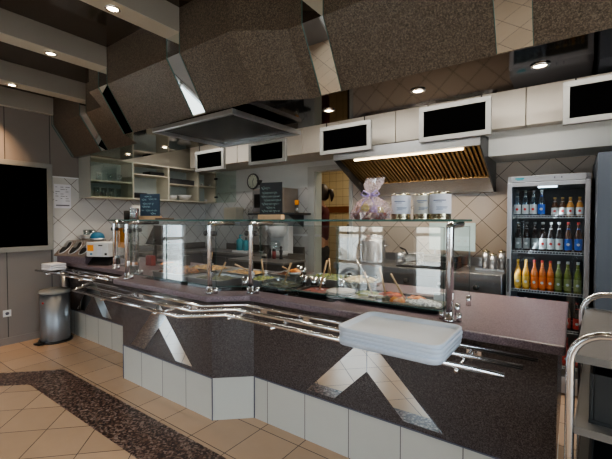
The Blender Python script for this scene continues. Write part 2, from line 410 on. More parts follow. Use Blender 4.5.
for cx, y in ((-1.0, 2.02), (-2.84, 1.81), (-4.74, 2.14)):
    m = MB(); b, t_, ti = .355, .80, .585; h = t_-b; w = ti-b
    L = [(cx-h, b), (cx-w, b), (cx, ti), (cx, t_)]; R_ = [(cx+w, b), (cx+h, b), (cx, t_), (cx, ti)]
    for poly in (L, R_): m.prism_y(poly, y-.006, y-.0005)
    rel(m.build('mirror_chevron', M['mirror']), cnt)
    m = MB(); m.box(cx-.0015, cx+.0015, y-.0065, y-.001, ti, t_); rel(m.build('mirror_joint', M['ink']), cnt)
TOPF = [(XL+.014, 2.07), (-3.79, 2.07), (-3.47, 1.74), (-2.14, 1.74), (-1.91, 1.95), (-.02, 1.95)]
m = MB(); m.prism(TOPF + [(-.02, BK+.06), (XL+.014, BK+.06)], .906, .95)
ct = m.build('countertop', M['ctop'], bevel=.008); tag(ct, 'mauve speckled stone worktop running along the snack bar', 'countertop')

# ------------------------------------------------------------------ tray rails
ZR = .875
def rails(name, label, lines, brackets, bars):
    t = thing(name, label, 'tray rail', (lines[0][0][0], lines[0][0][1], ZR))
    for pts in lines:
        m = MB(); m.tube([(x, y, ZR) for x, y in pts], .0125, 10); rel(m.build('rail', M['chrome']), t)
    for x, y0, y1 in brackets:
        m = MB(); m.tube([(x, y0, ZR-.022), (x, y1, ZR-.022)], .009, 8)
        for yy in (y0+.01, (y0+y0+.29)/2, y0+.29): m.tube([(x, yy, ZR-.024), (x, yy, ZR-.004)], .007, 8)
        m.tube([(x, y1-.06, ZR-.07), (x, y1-.06, ZR-.02)], .010, 8); m.box(x-.035, x+.035, y1-.012, y1, ZR-.075, ZR-.01)
        rel(m.build('bracket', M['chrome']), t)
    for a, b in bars:
        m = MB(); m.tube([(*a, ZR), (*b, ZR)], .0125, 10); rel(m.build('end_bar', M['chrome']), t)
    return t
rails('tray_rail', 'long three bar chrome tray rail along the middle and right of the counter',
      [[(-3.60, 1.455), (-2.07, 1.455), (-1.84, 1.66), (-.215, 1.66)], [(-3.73, 1.60), (-2.13, 1.60), (-1.90, 1.80), (-.165, 1.80)], [(-3.86, 1.74), (-2.18, 1.735), (-1.96, 1.94), (-.12, 1.94)]],
      [(-.40, 1.65, 2.02), (-1.45, 1.65, 2.02), (-2.35, 1.45, 1.81), (-3.1, 1.45, 1.81), (-1.83, 1.66, 2.02)], [((-3.60, 1.455), (-3.97, 1.80))])
rails('tray_rail', 'short chrome tray rail at the far left above the bin', [[(-5.40, 1.76), (-3.98, 1.81)], [(-5.40, 1.91), (-3.94, 1.93)], [(-5.40, 2.04), (-3.90, 2.05)]],
      [(-5.1, 1.76, 2.14), (-4.3, 1.79, 2.14)], [])

# ------------------------------------------------------------------ sneeze guard
G = [(-4.15, 2.10), (-3.57, 2.035), (-3.37, 1.82), (-2.20, 1.82), (-1.95, 2.0), (-.54, 2.08)]
ZG = 1.491
sg = thing('sneeze_guard', 'glass sneeze guard on chrome posts with a glass shelf on top', 'sneeze guard', (-2.3, 2.2, .95))
for i, (x, y) in enumerate(G):
    m = MB(); m.lathe([(.0, 0), (.032, 0), (.032, .012), (.022, .016), (.022, .05), (.019, .055)], (x, y, .951), 16)
    m.tube([(x, y, .96)] + [(x, y, ZG-.035)] + [(x, y+.018*(1-math.cos(a)), ZG-.035+.018*math.sin(a)) for a in (.4, .8, 1.2, PI/2)] + [(x, y+.24, ZG-.015)], .0175 if i < 5 else .021, 14)
    p = rel(m.build('post', M['chrome']), sg)
    for dx in (-.045, .045):
        m = MB(); m.lathe([(0, 0), (.014, 0), (.014, .045), (0, .045)], (x+dx, y+.02, .952), 12); rel(m.build('foot_clamp', M['chrome']), sg)
        if i == 5: continue
        m = MB(); m.tube([(x+dx, y-.004, 1.40), (x+dx, y+.018, 1.40)], .020, 14); rel(m.build('glass_clamp', M['steel_dark']), sg)
    m = MB(); m.tube([(x-(.05 if i < 5 else .01), y+.008, 1.40), (x+(.05 if i < 5 else .01), y+.008, 1.40)], .006, 8); rel(m.build('clamp_bar', M['chrome']), sg)
    m = MB(); m.box(x-.022, x+.022, y-.008, y+.02, 1.07, 1.11); rel(m.build('lower_clamp', M['chrome'], bevel=.003), sg)
def slab_box(m, a, b, z0, z1, th=.006):
    m.obox((a[0], a[1], (z0+z1)/2), (b[0], b[1], (z0+z1)/2), th, z1-z0)
for i in range(5):
    a, b = Vector(G[i]), Vector(G[i+1])
    if i == 4: a.y = b.y = 2.055
    if i == 2: a.y = b.y = 1.825
    d = (b-a).normalized(); off = Vector((0, .022))
    L = (b-a).length; nseg = 2 if L > .9 else 1
    for k in range(nseg):
        p = a + d*(.03 + (L-.06)*k/nseg + (.004 if k else 0)) + off; q = a + d*(.03 + (L-.06)*(k+1)/nseg - (.004 if k < nseg-1 else 0)) + off
        m = MB(); m.mi = 0; m.face([(p.x, p.y, 1.0), (q.x, q.y, 1.0), (q.x, q.y, 1.46), (p.x, p.y, 1.46)])
        m.mi = 1
        for u in (p, q): m.obox((u.x, u.y, 1.0), (u.x, u.y, 1.46), .0025, .0025)
        m.obox((p.x, p.y, 1.0), (q.x, q.y, 1.0), .004, .004); m.obox((p.x, p.y, 1.46), (q.x, q.y, 1.46), .0025, .0025)
        rel(m.build('front_pane', [M['guard_glass'], M['glass_edge']]), sg)
# end panes running back from the guard
for x, y in ((-4.13, 2.15), (-.54, 2.13)):
    m = MB(); m.mi = 0; m.face([(x, y, 1.0), (x, y+.42, 1.0), (x, y+.42, 1.46), (x, y, 1.46)]); m.mi = 1
    m.obox((x, y+.42, 1.0), (x, y+.42, 1.46), .002, .002); m.obox((x, y, 1.46), (x, y+.42, 1.46), .002, .002)
    rel(m.build('side_pane', [M['glass'] if x < -2 else thin_glass('end_pane_glass', (.95, .97, .96), .5, .01), M['glass_edge']]), sg)
m = MB()
SH = [(-4.18, 2.05), (-3.57, 1.99), (-3.38, 1.775), (-2.18, 1.775), (-1.93, 1.955), (-.50, 2.03)]
poly = SH + [(-.50, 2.42), (-4.16, 2.42)]
m.mi = 0; m.face([(x, y, ZG+.012) for x, y in poly]); m.mi = 1
for i in range(len(poly)):
    a, b = poly[i], poly[(i+1) % len(poly)]; m.face([(a[0], a[1], ZG), (b[0], b[1], ZG), (b[0], b[1], ZG+.0122), (a[0], a[1], ZG+.0122)])
rel(m.build('top_shelf', [M['glass'], M['glass_edge']]), sg)
ZT = ZG + .0125

# ------------------------------------------------------------------ wall cupboards over the service area
JX = [-5.13, -4.79, -4.02, -3.69, -2.83, -2.28, -1.58, -.97, -.36, .47, 1.27]
for i in range(len(JX)-1):
    a, b = JX[i], JX[i+1]
    place = ['leftmost, by the open shelves', 'behind the leftmost menu screen', 'between the two leftmost menu screens', 'behind the second menu screen from the left', 'left of the screen over the doorway', 'behind the screen over the doorway', 'straight above the hood filters', 'behind the screen at the right end of the hood', 'over the fridge', 'at the right edge of the row'][i]
    t = thing('wall_cupboard', 'cream flat fronted wall cupboard, ' + place, 'cupboard', ((a+b)/2, 3.9, 2.35), group='cream wall cupboards')
    m = MB(); m.box(a+.002, b-.002, 3.872, YB-.003, 2.347, 2.745); rel(m.build('carcass', M['cupboard']), t)
    m = MB(); m.box(a+.004, b-.004, 3.85, 3.871, 2.345, 2.745); rel(m.build('door', M['cupboard'], bevel=.002), t)

# menu screens hung from the kitchen ceiling in front of the cupboards
SC = [(-3.62, -3.13, 2.063, 2.297), (-2.75, -2.26, 2.065, 2.295), (-1.86, -1.36, 2.08, 2.325), (-.96, -.465, 2.085, 2.345), (-.065, .43, 2.085, 2.345)]
SL = ['leftmost small framed black menu screen, next to the open shelves', 'framed black menu screen above the clock and microwave', 'framed black menu screen above the store room doorway', 'framed black menu screen over the right end of the extractor hood', 'framed black menu screen at the right edge, above the fridge']
for (a, b, z0, z1), lab in zip(SC, SL):
    k = 1.262; a, b = a*k, b*k; z0, z1 = 1.5+(z0-1.5)*k, 1.5+(z1-1.5)*k; Y = 3.54
    t = thing('menu_screen', lab, 'screen', ((a+b)/2, Y, z0), group='menu screens along the cupboards')
    m = MB(); w = .044
    m.box(a, b, Y-.02, Y+.022, z0, z0+w); m.box(a, b, Y-.02, Y+.022, z1-w, z1); m.box(a, a+w, Y-.02, Y+.022, z0+w, z1-w); m.box(b-w, b, Y-.02, Y+.022, z0+w, z1-w)
    rel(m.build('frame', M['alu'], bevel=.002), t)
    m = MB(); m.box(a+w, b-w, Y-.012, Y+.02, z0+w, z1-w); rel(m.build('panel', M['screen']), t)
    for x in (a+.08, b-.08):
        m = MB(); m.tube([(x, Y, z1-.002), (x, Y, 2.75)], .006, 8); rel(m.build('hanger', M['rubber']), t)

# ------------------------------------------------------------------ extractor hood over the range
hd = thing('extractor_hood', 'stainless extractor hood with brass coloured baffle filters and lit tube', 'extractor hood', (-1.44, 4.0, 1.8))
HX0, HX1 = -2.20, -.68
prof = [(3.58, 2.17), (3.58, 2.265), (YB-.03, 2.33), (YB-.03, 1.80), (4.36, 1.80)]
for a, b in ((HX0, HX0+.012), (HX1-.012, HX1)):
    m = MB(); m.prism_x(prof, a, b); rel(m.build('side_panel', M['steel_dark']), hd)
m = MB(); m.box(HX0, HX1, 3.575, 3.60, 2.165, 2.275); m.prism_x([(3.6, 2.26), (3.6, 2.27), (YB-.03, 2.34), (YB-.03, 2.33)], HX0, HX1); rel(m.build('front_lip', M['steel']), hd)
M['bin_steel'] = plain('blue_grey_steel', (.27, .28, .30), .42, .75)
m = MB(); m.prism_x([(4.28, 1.955), (4.36, 1.80), (YB-.03, 1.80), (YB-.03, 1.955)], HX0+.012, HX1-.012); rel(m.build('drip_panel', plain('bright_steel', (.80, .81, .83), .26, .9, var=.08, scale=8)), hd)
fy0, fz0, fy1, fz1 = 3.62, 2.215, 4.29, 1.96
fw = (HX1-HX0-.03)/4
for k in range(4):
    a = HX0+.015+k*fw; b = a+fw-.006; m = MB(); n = 9; m.mi = 1
    fil = None
    m.face([(a, fy0+.02, fz0+.03), (b, fy0+.02, fz0+.03), (b, fy1+.02, fz1+.03), (a, fy1+.02, fz1+.03)]); m.mi = 0
    for j in range(n):
        x = a + (b-a)*(j+.5)/n; m.obox((x, fy0, fz0), (x, fy1, fz1), .020, .022)
    m.obox((a, fy0, fz0), (b, fy0, fz0), .02, .024); m.obox((a, fy1, fz1), (b, fy1, fz1), .02, .024)
    fil = rel(m.build('baffle_filter', [M['brass'], M['filter_gap_shade']]), hd)
m = MB(); m.tube([(-1.98, 3.66, 2.16), (-.84, 3.66, 2.16)], .011, 10); tb = rel(m.build('light_tube', M['tube']), hd)
m = MB(); m.box(-2.02, -.80, 3.63, 3.69, 2.175, 2.19); rel(m.build('tube_housing', M['steel']), hd)

# flat exhaust canopy fixed under the smoked ceiling
cn = thing('exhaust_canopy', 'dark rectangular exhaust canopy with steel rim under the smoked ceiling', 'exhaust canopy', (-2.6, 2.3, 2.3))
m = MB()
cx0, cx1, cy0, cy1 = -3.02, -2.0, 1.87, 2.70
for q in ((cx0, cx1, cy0, cy0+.03), (cx0, cx1, cy1-.03, cy1), (cx0, cx0+.03, cy0+.03, cy1-.03), (cx1-.03, cx1, cy0+.03, cy1-.03)): m.box(*q, 2.265, 2.305)
rel(m.build('rim', M['steel'], bevel=.004), cn)
m = MB(); m.box(cx0+.03, cx1-.03, cy0+.03, cy1-.03, 2.295, 2.305); rel(m.build('underside', plain('dark_glossy_panel', (.03, .03, .032), .25, .0, .4)), cn)
m = MB(); m.box(cx0+.35, cx1-.35, cy0+.35, cy1-.3, 2.305, ZS-.002); rel(m.build('duct', M['steel_dark']), cn)
#@@PART3
# ------------------------------------------------------------------ things on and around the left wall
t = thing('wall_screen', 'large black wall screen in a silver frame on the left wall', 'screen', (XL, 1.3, 1.1))
m = MB(); y0, y1, z0, z1, w = .55, 1.975, 1.115, 2.215, .06
m.box(XL+.002, XL+.06, y0, y1, z0, z0+w); m.box(XL+.002, XL+.06, y0, y1, z1-w, z1); m.box(XL+.002, XL+.06, y0, y0+w, z0+w, z1-w); m.box(XL+.002, XL+.06, y1-w, y1, z0+w, z1-w)
rel(m.build('frame', M['alu'], bevel=.003), t)
m = MB(); m.box(XL+.002, XL+.045, y0+w, y1-w, z0+w, z1-w); rel(m.build('panel', M['screen']), t)
t = thing('wall_socket', 'small white wall socket low on the taupe left wall', 'socket', (XL, 1.49, .38))
m = MB(); m.box(XL, XL+.012, 1.45, 1.53, .34, .42); rel(m.build('plate', M['white'], bevel=.003), t)
m = MB(); m.lathe([(0, 0), (.019, 0), (.019, .002), (0, .002)], (0, 0, 0), 20); o = m.build('plug_well', M['ink'], t); o.rotation_euler = (0, PI/2, 0); o.location = (.0125, 0, 0)
# hygiene list: white sheet with a table of small grey marks
t = thing('notice_sheet', 'white printed list taped to the tiles beside the wall screen', 'paper', (XL+.014, 2.11, 1.65))
m = MB(); m.box(XL+.0135, XL+.0145, 2.005, 2.205, 1.655, 1.97); rel(m.build('sheet', M['paper']), t)
m = MB()
for r_ in range(7):
    for c_ in (0, 1, 2):
        if (r_*5+c_*3) % 4 == 1: continue
        y = 2.02+.06*c_; m.box(XL+.0146, XL+.0150, y, y+.02+.015*((r_+c_) % 3), 1.93-.03*r_, 1.936-.03*r_)
m.box(XL+.0146, XL+.0150, 2.025, 2.185, 1.685, 1.70); rel(m.build('print', M['ink']), t)

# open shelf units on the left wall
BAY = [(2.30, 2.89, 2.03), (2.89, 3.47, 2.17), (3.47, 4.04, 2.07), (4.04, 4.425, 2.08)]
BL = ['glass fronted wall cabinet with a grey side, first from the wall screen', 'open pale wall shelf unit with a high shelf, next to the glass fronted one', 'open pale wall shelf unit holding dark boxes and white bowls', 'narrow wall shelf unit in the corner with its glass door swung open']
for k, (a, b, zs) in enumerate(BAY):
    t = thing('wall_cabinet', BL[k], 'cabinet', (-5.32, (a+b)/2, 1.80), group='wall cabinets over the left work surface')
    th = .012; X0, X1 = XL+.022, -5.15
    m = MB(); m.box(X0, X1, a+.001, a+th, 1.80, 2.34); rel(m.build('side_panel', M['cab_grey'] if k == 0 else M['shelf_edge']), t)
    m = MB(); m.box(X0, X1, b-th, b-.001, 1.80, 2.34); rel(m.build('side_panel', M['shelf_edge']), t)
    m = MB(); m.box(X0, X1, a+th, b-th, 1.80, 1.82); rel(m.build('bottom_board', M['shelf_edge']), t)
    m = MB(); m.box(X0, X1, a+th, b-th, 2.318, 2.34); rel(m.build('top_board', M['shelf_edge']), t)
    m = MB(); m.box(X0, X1-.01, a+th, b-th, zs-.008, zs+.008); rel(m.build('shelf', M['shelf_edge']), t)
    m = MB(); m.box(X0, X0+.006, a+th, b-th, 1.82, 2.318); rel(m.build('back_board', M['cab_in']), t)
    if k == 0:
        m = MB(); m.box(X1+.002, X1+.006, a+.004, b-.004, 1.805, 2.335); rel(m.build('glass_door', M['glass_cab']), t)
    if k == 3:
        m = MB(); m.mi = 0; m.box(-5.14, -4.62, 4.388, 4.392, 1.80, 2.33); m.mi = 1
        d = rel(m.build('glass_door', [M['glass_cab'], M['black']]), t)
        for z in (1.90, 2.22):
            m = MB(); m.box(-5.15, -5.09, 4.375, 4.40, z-.015, z+.015); rel(m.build('hinge', M['black']), t)
def lath(name, prof, mat, label, cat, loc, n=18, group=None, sx=1, sy=1, parts=()):
    m = MB(); m.lathe(prof, (0, 0, 0), n, sx, sy); o = m.build(name, mat); o.location = loc; tag(o, label, cat, group); return o
BOWL = lambda r, h: [(0, .002), (r*.45, 0), (r*.8, h*.45), (r, h), (r*.96, h), (r*.75, h*.5), (r*.4, .012), (0, .012)]
CUPP = lambda r, h: [(0, .0), (r*.8, 0), (r, h), (r*.92, h), (r*.74, .006), (0, .006)]
for i, (y, z) in enumerate(((2.42, 1.821), (2.52, 1.821), (2.62, 1.821), (2.72, 1.821), (2.45, 2.039), (2.60, 2.039), (2.74, 2.039))):
    lath('drinking_glass', CUPP(.036, .12 if i < 4 else .10), M['glassware'], ['clear glass on the lower shelf behind the cabinet glass', 'clear glass on the upper shelf behind the cabinet glass'][i > 3], 'glass', (-5.24, y, z), 14, 'glasses in the glass fronted wall cabinet')
for i, y in enumerate((2.58, 2.68)):
    lath('teacup', CUPP(.045, .07), M['white_cer'], 'white cup at the back of the glass fronted wall cabinet', 'cup', (-5.38, y, 1.821), 14, 'white cups in the glass fronted wall cabinet')
def box_thing(name, q, mat, label, cat, group=None, bevel=.004, lid=None):
    x0, x1, y0, y1, z0, z1 = q; cx, cy = (x0+x1)/2, (y0+y1)/2
    m = MB(); m.box(x0-cx, x1-cx, y0-cy, y1-cy, 0, z1-z0)
    if lid: m.box(x0-cx-.006, x1-cx+.006, y0-cy-.006, y1-cy+.006, (z1-z0)*.8, (z1-z0)*.9)
    o = m.build(name, mat, loc=(cx, cy, z0), bevel=bevel); return tag(o, label, cat, group)
box_thing('folded_cloth', (-5.40, -5.18, 3.17, 3.42, 2.179, 2.235), M['black'], 'black folded cloth on the high open shelf', 'cloth', bevel=.02)
box_thing('storage_box', (-5.38, -5.18, 2.93, 3.12, 1.821, 1.90), M['black'], 'flat black box at the bottom left of the open shelf unit', 'box', lid=1)
box_thing('storage_box', (-5.38, -5.18, 3.50, 3.74, 2.079, 2.16), M['steel_dark'], 'dark grey box on the middle shelf, left one of two', 'box', lid=1)
box_thing('storage_box', (-5.38, -5.18, 3.76, 3.97, 2.079, 2.16), M['steel_dark'], 'dark grey box on the middle shelf, right one of two', 'box', lid=1)
lath('serving_bowl', BOWL(.085, .07), M['white_cer'], 'small cream bowl stack on the bottom shelf of the wall unit', 'bowl', (-5.27, 3.61, 1.821), 20)
lath('serving_bowl', BOWL(.12, .09), M['white_cer'], 'large white bowl on the bottom shelf of the wall unit', 'bowl', (-5.28, 3.85, 1.821), 24)
for i, y in enumerate((4.12, 4.20, 4.28, 4.36)):
    lath('egg_cup', CUPP(.025, .04), M['white_cer'], 'tiny white cup on the corner shelf unit', 'cup', (-5.26, y, 2.089 if i % 2 else 1.821), 12, 'tiny cups in the corner shelf unit')

# cutlery station at the left end of the counter
t = thing('cutlery_station', 'taupe cutlery dispenser with oval bins at the left end of the counter', 'cutlery dispenser', (-5.19, 2.20, .951), math.radians(13))
m = MB(); m.box(-.27, .26, -.14, .2, 0, .085); m.build('plinth', M['ctop'], t, bevel=.004)
cas = plain('taupe_casing', (.20, .165, .15), .4)
m = MB(); m.prism_x([(-.17, .086), (-.17, .10), (.02, .275), (.20, .275), (.20, .086)], -.29, .28); m.build('casing', cas, t, bevel=.004)
sl = math.atan2(.18, .19); ux = Vector((0, math.cos(sl), math.sin(sl))); nx = Vector((0, -math.sin(sl), math.cos(sl)))
for k in range(3):
    cx = -.195 + k*.19; ce = Vector((cx, -.075, .189)); m = MB(); ring = []; inn = []
    for j in range(24):
        a = 2*PI*j/24; p = ce + Vector((1, 0, 0))*.072*math.cos(a) + ux*.108*math.sin(a); ring.append(p + nx*.004); inn.append(ce + Vector((1, 0, 0))*.060*math.cos(a) + ux*.094*math.sin(a) + nx*.004)
    m.tube(ring, .006, 6, closed=True); b_ = m.build('bin_ring', M['steel'], t)
    m = MB(); m.face([p - nx*.002 for p in inn]); m.build('bin_opening', M['black'], t)
    for j in range(3):
        a = Vector((cx-.02+.02*j, -.09, .197)); m = MB(); m.obox(a, a + ux*.09 + nx*.02, .012, .003); m.build('cutlery_handle', M['steel'], t)
t = thing('glass_rack', 'steel bowl of upturned glasses on the cutlery station', 'bowl', (-5.34, 2.36, 1.227))
m = MB(); m.lathe([(0, .0), (.085, 0), (.10, .07), (.095, .07), (.08, .006), (0, .006)]); m.build('bowl', M['steel'], t)
for k in range(5):
    a = 2*PI*k/5; m = MB(); m.lathe(CUPP(.028, .13)[:], (.05*math.cos(a), .05*math.sin(a), .01), 12); m.build('glass', M['glassware'], t)
t = thing('pot_cosy', 'dark blue cloth cover on a steel ring beside the bowl of glasses', 'cover', (-5.10, 2.36, 1.227))
m = MB(); m.lathe([(.0, .115), (.04, .11), (.075, .085), (.088, .04), (.085, .02)]); m.build('cloth_dome', M['blue'], t)
m = MB(); m.lathe([(.07, 0), (.085, 0), (.088, .035), (.072, .035)]); m.build('steel_ring', M['steel'], t)
# cash box on its black stand
t = thing('ticket_printer', 'white ticket printer with an orange sticker on a black stand', 'printer', (-4.73, 2.28, .951), math.radians(22))
m = MB(); m.prism_x([(-.13, 0), (.13, 0), (.13, .10), (-.03, .10)], -.15, .17); m.build('stand', M['black'], t, bevel=.006)
m = MB(); m.box(-.16, .16, -.13, .13, .101, .275); m.build('housing', M['white'], t, bevel=.012)
m = MB(); m.box(-.14, -.05, -.133, -.1305, .17, .245); m.build('sticker', M['orange'], t)
m = MB(); m.box(.02, .08, -.133, -.1305, .235, .247); m.box(.11, .14, -.133, -.1305, .125, .15); m.build('slot', M['black'], t)
m = MB(); m.box(.01, .07, -.136, -.1335, .115, .215); m.build('receipt', M['paper'], t)
m = MB(); m.box(-.10, -.07, -.133, -.1305, .125, .145); m.build('badge', M['blue'], t)
t = thing('napkin_stack', 'pack of white trays lying on the short tray rail', 'napkins', (-5.16, 1.87, .889), math.radians(6))
for k in range(3):
    m = MB(); m.box(-.11, .11, -.09, .09, .002+.027*k, .026+.027*k); m.build('napkin_pack', M['paper'], t, bevel=.008)
# pedal bin
t = thing('pedal_bin', 'round brushed steel pedal bin standing against the left wall', 'bin', (-5.22, 1.90, 0))
m = MB(); m.lathe([(0, .02), (.155, .02), (.160, .03), (.160, .60), (.0, .60)], n=32); m.build('body', M['bin_steel'], t)
m = MB(); m.lathe([(.166, .0), (.178, .0), (.178, .028), (.166, .028)], n=32); m.build('base_ring', M['black'], t)
m = MB(); m.lathe([(.172, .60), (.176, .612), (.170, .632), (.12, .65), (0, .66), (0, .62), (.16, .60)], n=32); m.build('lid', M['alu'], t)
m = MB(); m.box(-.05, .05, -.24, -.165, .01, .028); o = m.build('pedal', M['black'], t, bevel=.004); o.rotation_euler = (0, 0, math.radians(15))
m = MB(); m.lathe([(0, 0), (.012, 0), (.012, .003), (0, .003)]); o = m.build('red_button', M['red'], t); o.location = (.07, -.156, .50); o.rotation_euler = (math.radians(90), 0, math.radians(25))
m = MB(); m.lathe([(0, 0), (.045, 0), (.045, .86), (0, .86)], (-5.40, 2.075, .02), 20); rel(m.build('counter_post', M['steel']), cnt)

# orange paper on the guard's end pane
m = MB(); m.box(-.105, .105, -.001, .001, 0, .22); o = m.build('orange_notice', M['orange'], loc=(-4.08, 2.16, 1.19)); tag(o, 'orange paper notice hanging behind the left end of the glass guard', 'paper')

# ------------------------------------------------------------------ kitchen run along the back and left walls
t = thing('sink_unit', 'dark steel sink unit along the back wall, left of the doorway', 'sink unit', (-4.2, 4.1, 0))
m = MB(); m.box(-4.88, -3.22, 3.9, 4.43, .02, .97); rel(m.build('cabinet', M['steel_dark']), t)
for k in range(3):
    a = -4.86+.545*k; m = MB(); m.box(a, a+.535, 3.88, 3.90, .12, .93); d = rel(m.build('door', M['steel_dark'], bevel=.003), t)
m = MB(); m.box(-4.88, -3.22, 3.86, 4.43, .97, 1.0); rel(m.build('worktop', M['dull_steel'], bevel=.004), t)
m = MB(); m.box(-4.88, -3.22, 4.405, 4.43, 1.0, 1.10); rel(m.build('upstand', plain('dark_upstand', (.10, .09, .08), .5)), t)
m = MB(); m.box(-4.45, -4.05, 3.95, 4.30, .985, 1.003); rel(m.build('sink_bowl', M['steel_dark']), t)
t = thing('corner_unit', 'dark work cabinet in the corner under the wall shelves', 'cabinet', (-5.18, 3.6, 0))
m = MB(); m.box(XL+.02, -4.90, 3.10, 4.42, .02, .97); rel(m.build('cabinet', M['steel_dark']), t)
m = MB(); m.box(XL+.02, -4.885, 3.08, 4.42, .97, 1.0); rel(m.build('worktop', M['dull_steel'], bevel=.004), t)
m = MB(); m.box(XL+.02, XL+.04, 3.08, 4.42, 1.0, 1.10); rel(m.build('upstand', plain('dark_upstand_board', (.10, .09, .08), .5)), t)
# low steel cabinet nearer the doorway
t = thing('steel_worktable', 'brown grey metal work cabinet beside the doorway with a raised edge', 'work table', (-3.2, 3.6, 0))
m = MB(); m.box(-3.72, -2.80, 3.42, 3.84, .02, .96); rel(m.build('cabinet', plain('brown_grey_metal', (.095, .08, .066), .42, .5)), t)
m = MB(); m.box(-3.74, -2.78, 3.40, 3.85, .96, .985); rel(m.build('worktop', M['dull_steel'], bevel=.003), t)
m = MB(); m.box(-3.05, -2.79, 3.82, 3.845, .986, 1.06); rel(m.build('upstand', plain('raised_edge', (.13, .11, .09), .45)), t)
# coffee machine, soap, tap
t = thing('coffee_machine', 'white filter coffee machine below the microwave shelf', 'coffee machine', (-3.50, 4.15, 1.001))
m = MB(); m.box(-.17, .17, -.15, .15, 0, .05); m.build('base', M['white'], t, bevel=.01)
m = MB(); m.box(-.17, .17, .03, .15, .05, .42); m.build('column', M['white'], t, bevel=.01)
m = MB(); m.lathe([(0, .25), (.10, .25), (.145, .34), (.15, .43), (.0, .43)], (0, -.02, 0), 24); m.build('filter_head', M['white'], t)
m = MB(); m.lathe([(0, .052), (.075, .052), (.09, .10), (.08, .17), (.05, .20), (0, .20)], (0, -.06, 0), 20); m.build('jug', M['glassware'], t)
m = MB(); m.lathe([(0, 0), (.165, 0), (.16, .02), (0, .03)], (0, -.02, .43), 24); m.build('lid', M['cab_grey'], t)
t = thing('soap_bottle', 'teal soap bottle standing in the white caddy at the sink', 'bottle', (-4.18, 4.05, 1.035))
m = MB(); m.lathe([(0, 0), (.05, 0), (.05, .15), (.02, .18), (0, .18)], n=16, sx=1.3); m.build('body', M['teal'], t)
m = MB(); m.lathe([(0, .18), (.012, .18), (.012, .23), (0, .23)], n=10); m.box(-.01, .05, -.008, .008, .225, .24); m.build('pump', M['teal'], t)
t = thing('soap_bottle', 'second teal soap bottle, behind the tap at the sink', 'bottle', (-4.06, 4.06, 1.035))
m = MB(); m.lathe([(0, 0), (.04, 0), (.04, .13), (.02, .16), (0, .16)], n=16, sx=1.3); m.build('body', M['teal'], t)
m = MB(); m.lathe([(0, .16), (.012, .16), (.012, .20), (0, .20)], n=10); m.build('cap', M['black'], t)
box_thing('sink_caddy', (-4.28, -3.98, 3.97, 4.13, 1.001, 1.03), M['white'], 'white caddy on the sink worktop holding teal bottles', 'caddy', bevel=.008)
t = thing('sink_tap', 'chrome swan neck tap rising from the sink', 'tap', (-3.95, 4.25, 1.0))
m = MB(); m.lathe([(0, 0), (.025, 0), (.02, .03), (0, .03)]); m.build('base', M['chrome'], t)
m = MB(); m.tube([(0, 0, 0), (0, 0, .26), (-.01, -.02, .30), (-.06, -.08, .32), (-.14, -.16, .29)], .012, 10); m.build('spout', M['chrome'], t)
# small black things behind the work cabinet
for q, n_, lab in (((-3.20, -3.10, 4.30, 4.40, .99, 1.12), 'radio', 'small black radio by the coffee machine'), ):
    pass
t = thing('spice_mill', 'black and red jar standing on the metal work cabinet', 'jar', (-3.22, 3.74, .986))
m = MB(); m.lathe([(0, 0), (.026, 0), (.026, .10), (0, .10)], n=14); m.build('body', plain('dark_red_glass', (.22, .03, .03), .3), t)
m = MB(); m.lathe([(0, .10), (.024, .10), (.024, .13), (0, .13)], n=14); m.build('lid', M['black'], t)
t = thing('card_terminal', 'black card terminal on the metal work cabinet beside the red jar', 'terminal', (-3.36, 3.74, .986))
m = MB(); m.prism_x([(-.05, 0), (.05, 0), (.05, .12), (.02, .14)], -.05, .05); m.build('body', M['black'], t, bevel=.004)
m = MB(); m.box(-.035, .035, -.055, -.03, .03, .06); m.build('keys', M['cab_grey'], t)
t = thing('pepper_mill', 'tall black pepper mill on the metal work cabinet, right of the red jar', 'mill', (-3.10, 3.74, .986))
m = MB(); m.lathe([(0, 0), (.025, 0), (.018, .06), (.024, .11), (.01, .13), (.02, .16), (0, .18)], n=14); m.build('body', M['black'], t)
m = MB(); m.box(-3.55, -2.95, YB-.014, YB-.001, 1.26, 1.29); struct(m.build('trim_22', M['white']))
# paper towel roll and wire rack
t = thing('towel_dispenser', 'pale paper towel dispenser on the back wall left of the wire rack', 'dispenser', (-4.64, 4.36, 1.47))
m = MB(); m.box(-.15, .15, -.10, .085, 0, .24); m.build('casing', M['shelf_edge'], t, bevel=.02)
m = MB(); m.box(-.10, .10, -.06, .04, -.03, -.001); m.build('paper', M['paper'], t)
t = thing('wire_basket_rack', 'twisted wire rack hanging on the back wall above the sink', 'rack', (-4.22, 4.36, 1.35))
for k in range(4):
    a = -.12+.08*k; m = MB(); m.tube([(a, .05, 0), (a, .05, .30), (a+.02, .0, .36), (a+.04, -.06, .32), (a+.02, -.08, .27)], .006, 6); m.build('hook', M['chrome'], t)
for z in (.02, .15, .28):
    m = MB(); m.tube([(-.15, .055, z), (.17, .055, z)], .005, 6); m.build('cross_wire', M['chrome'], t)
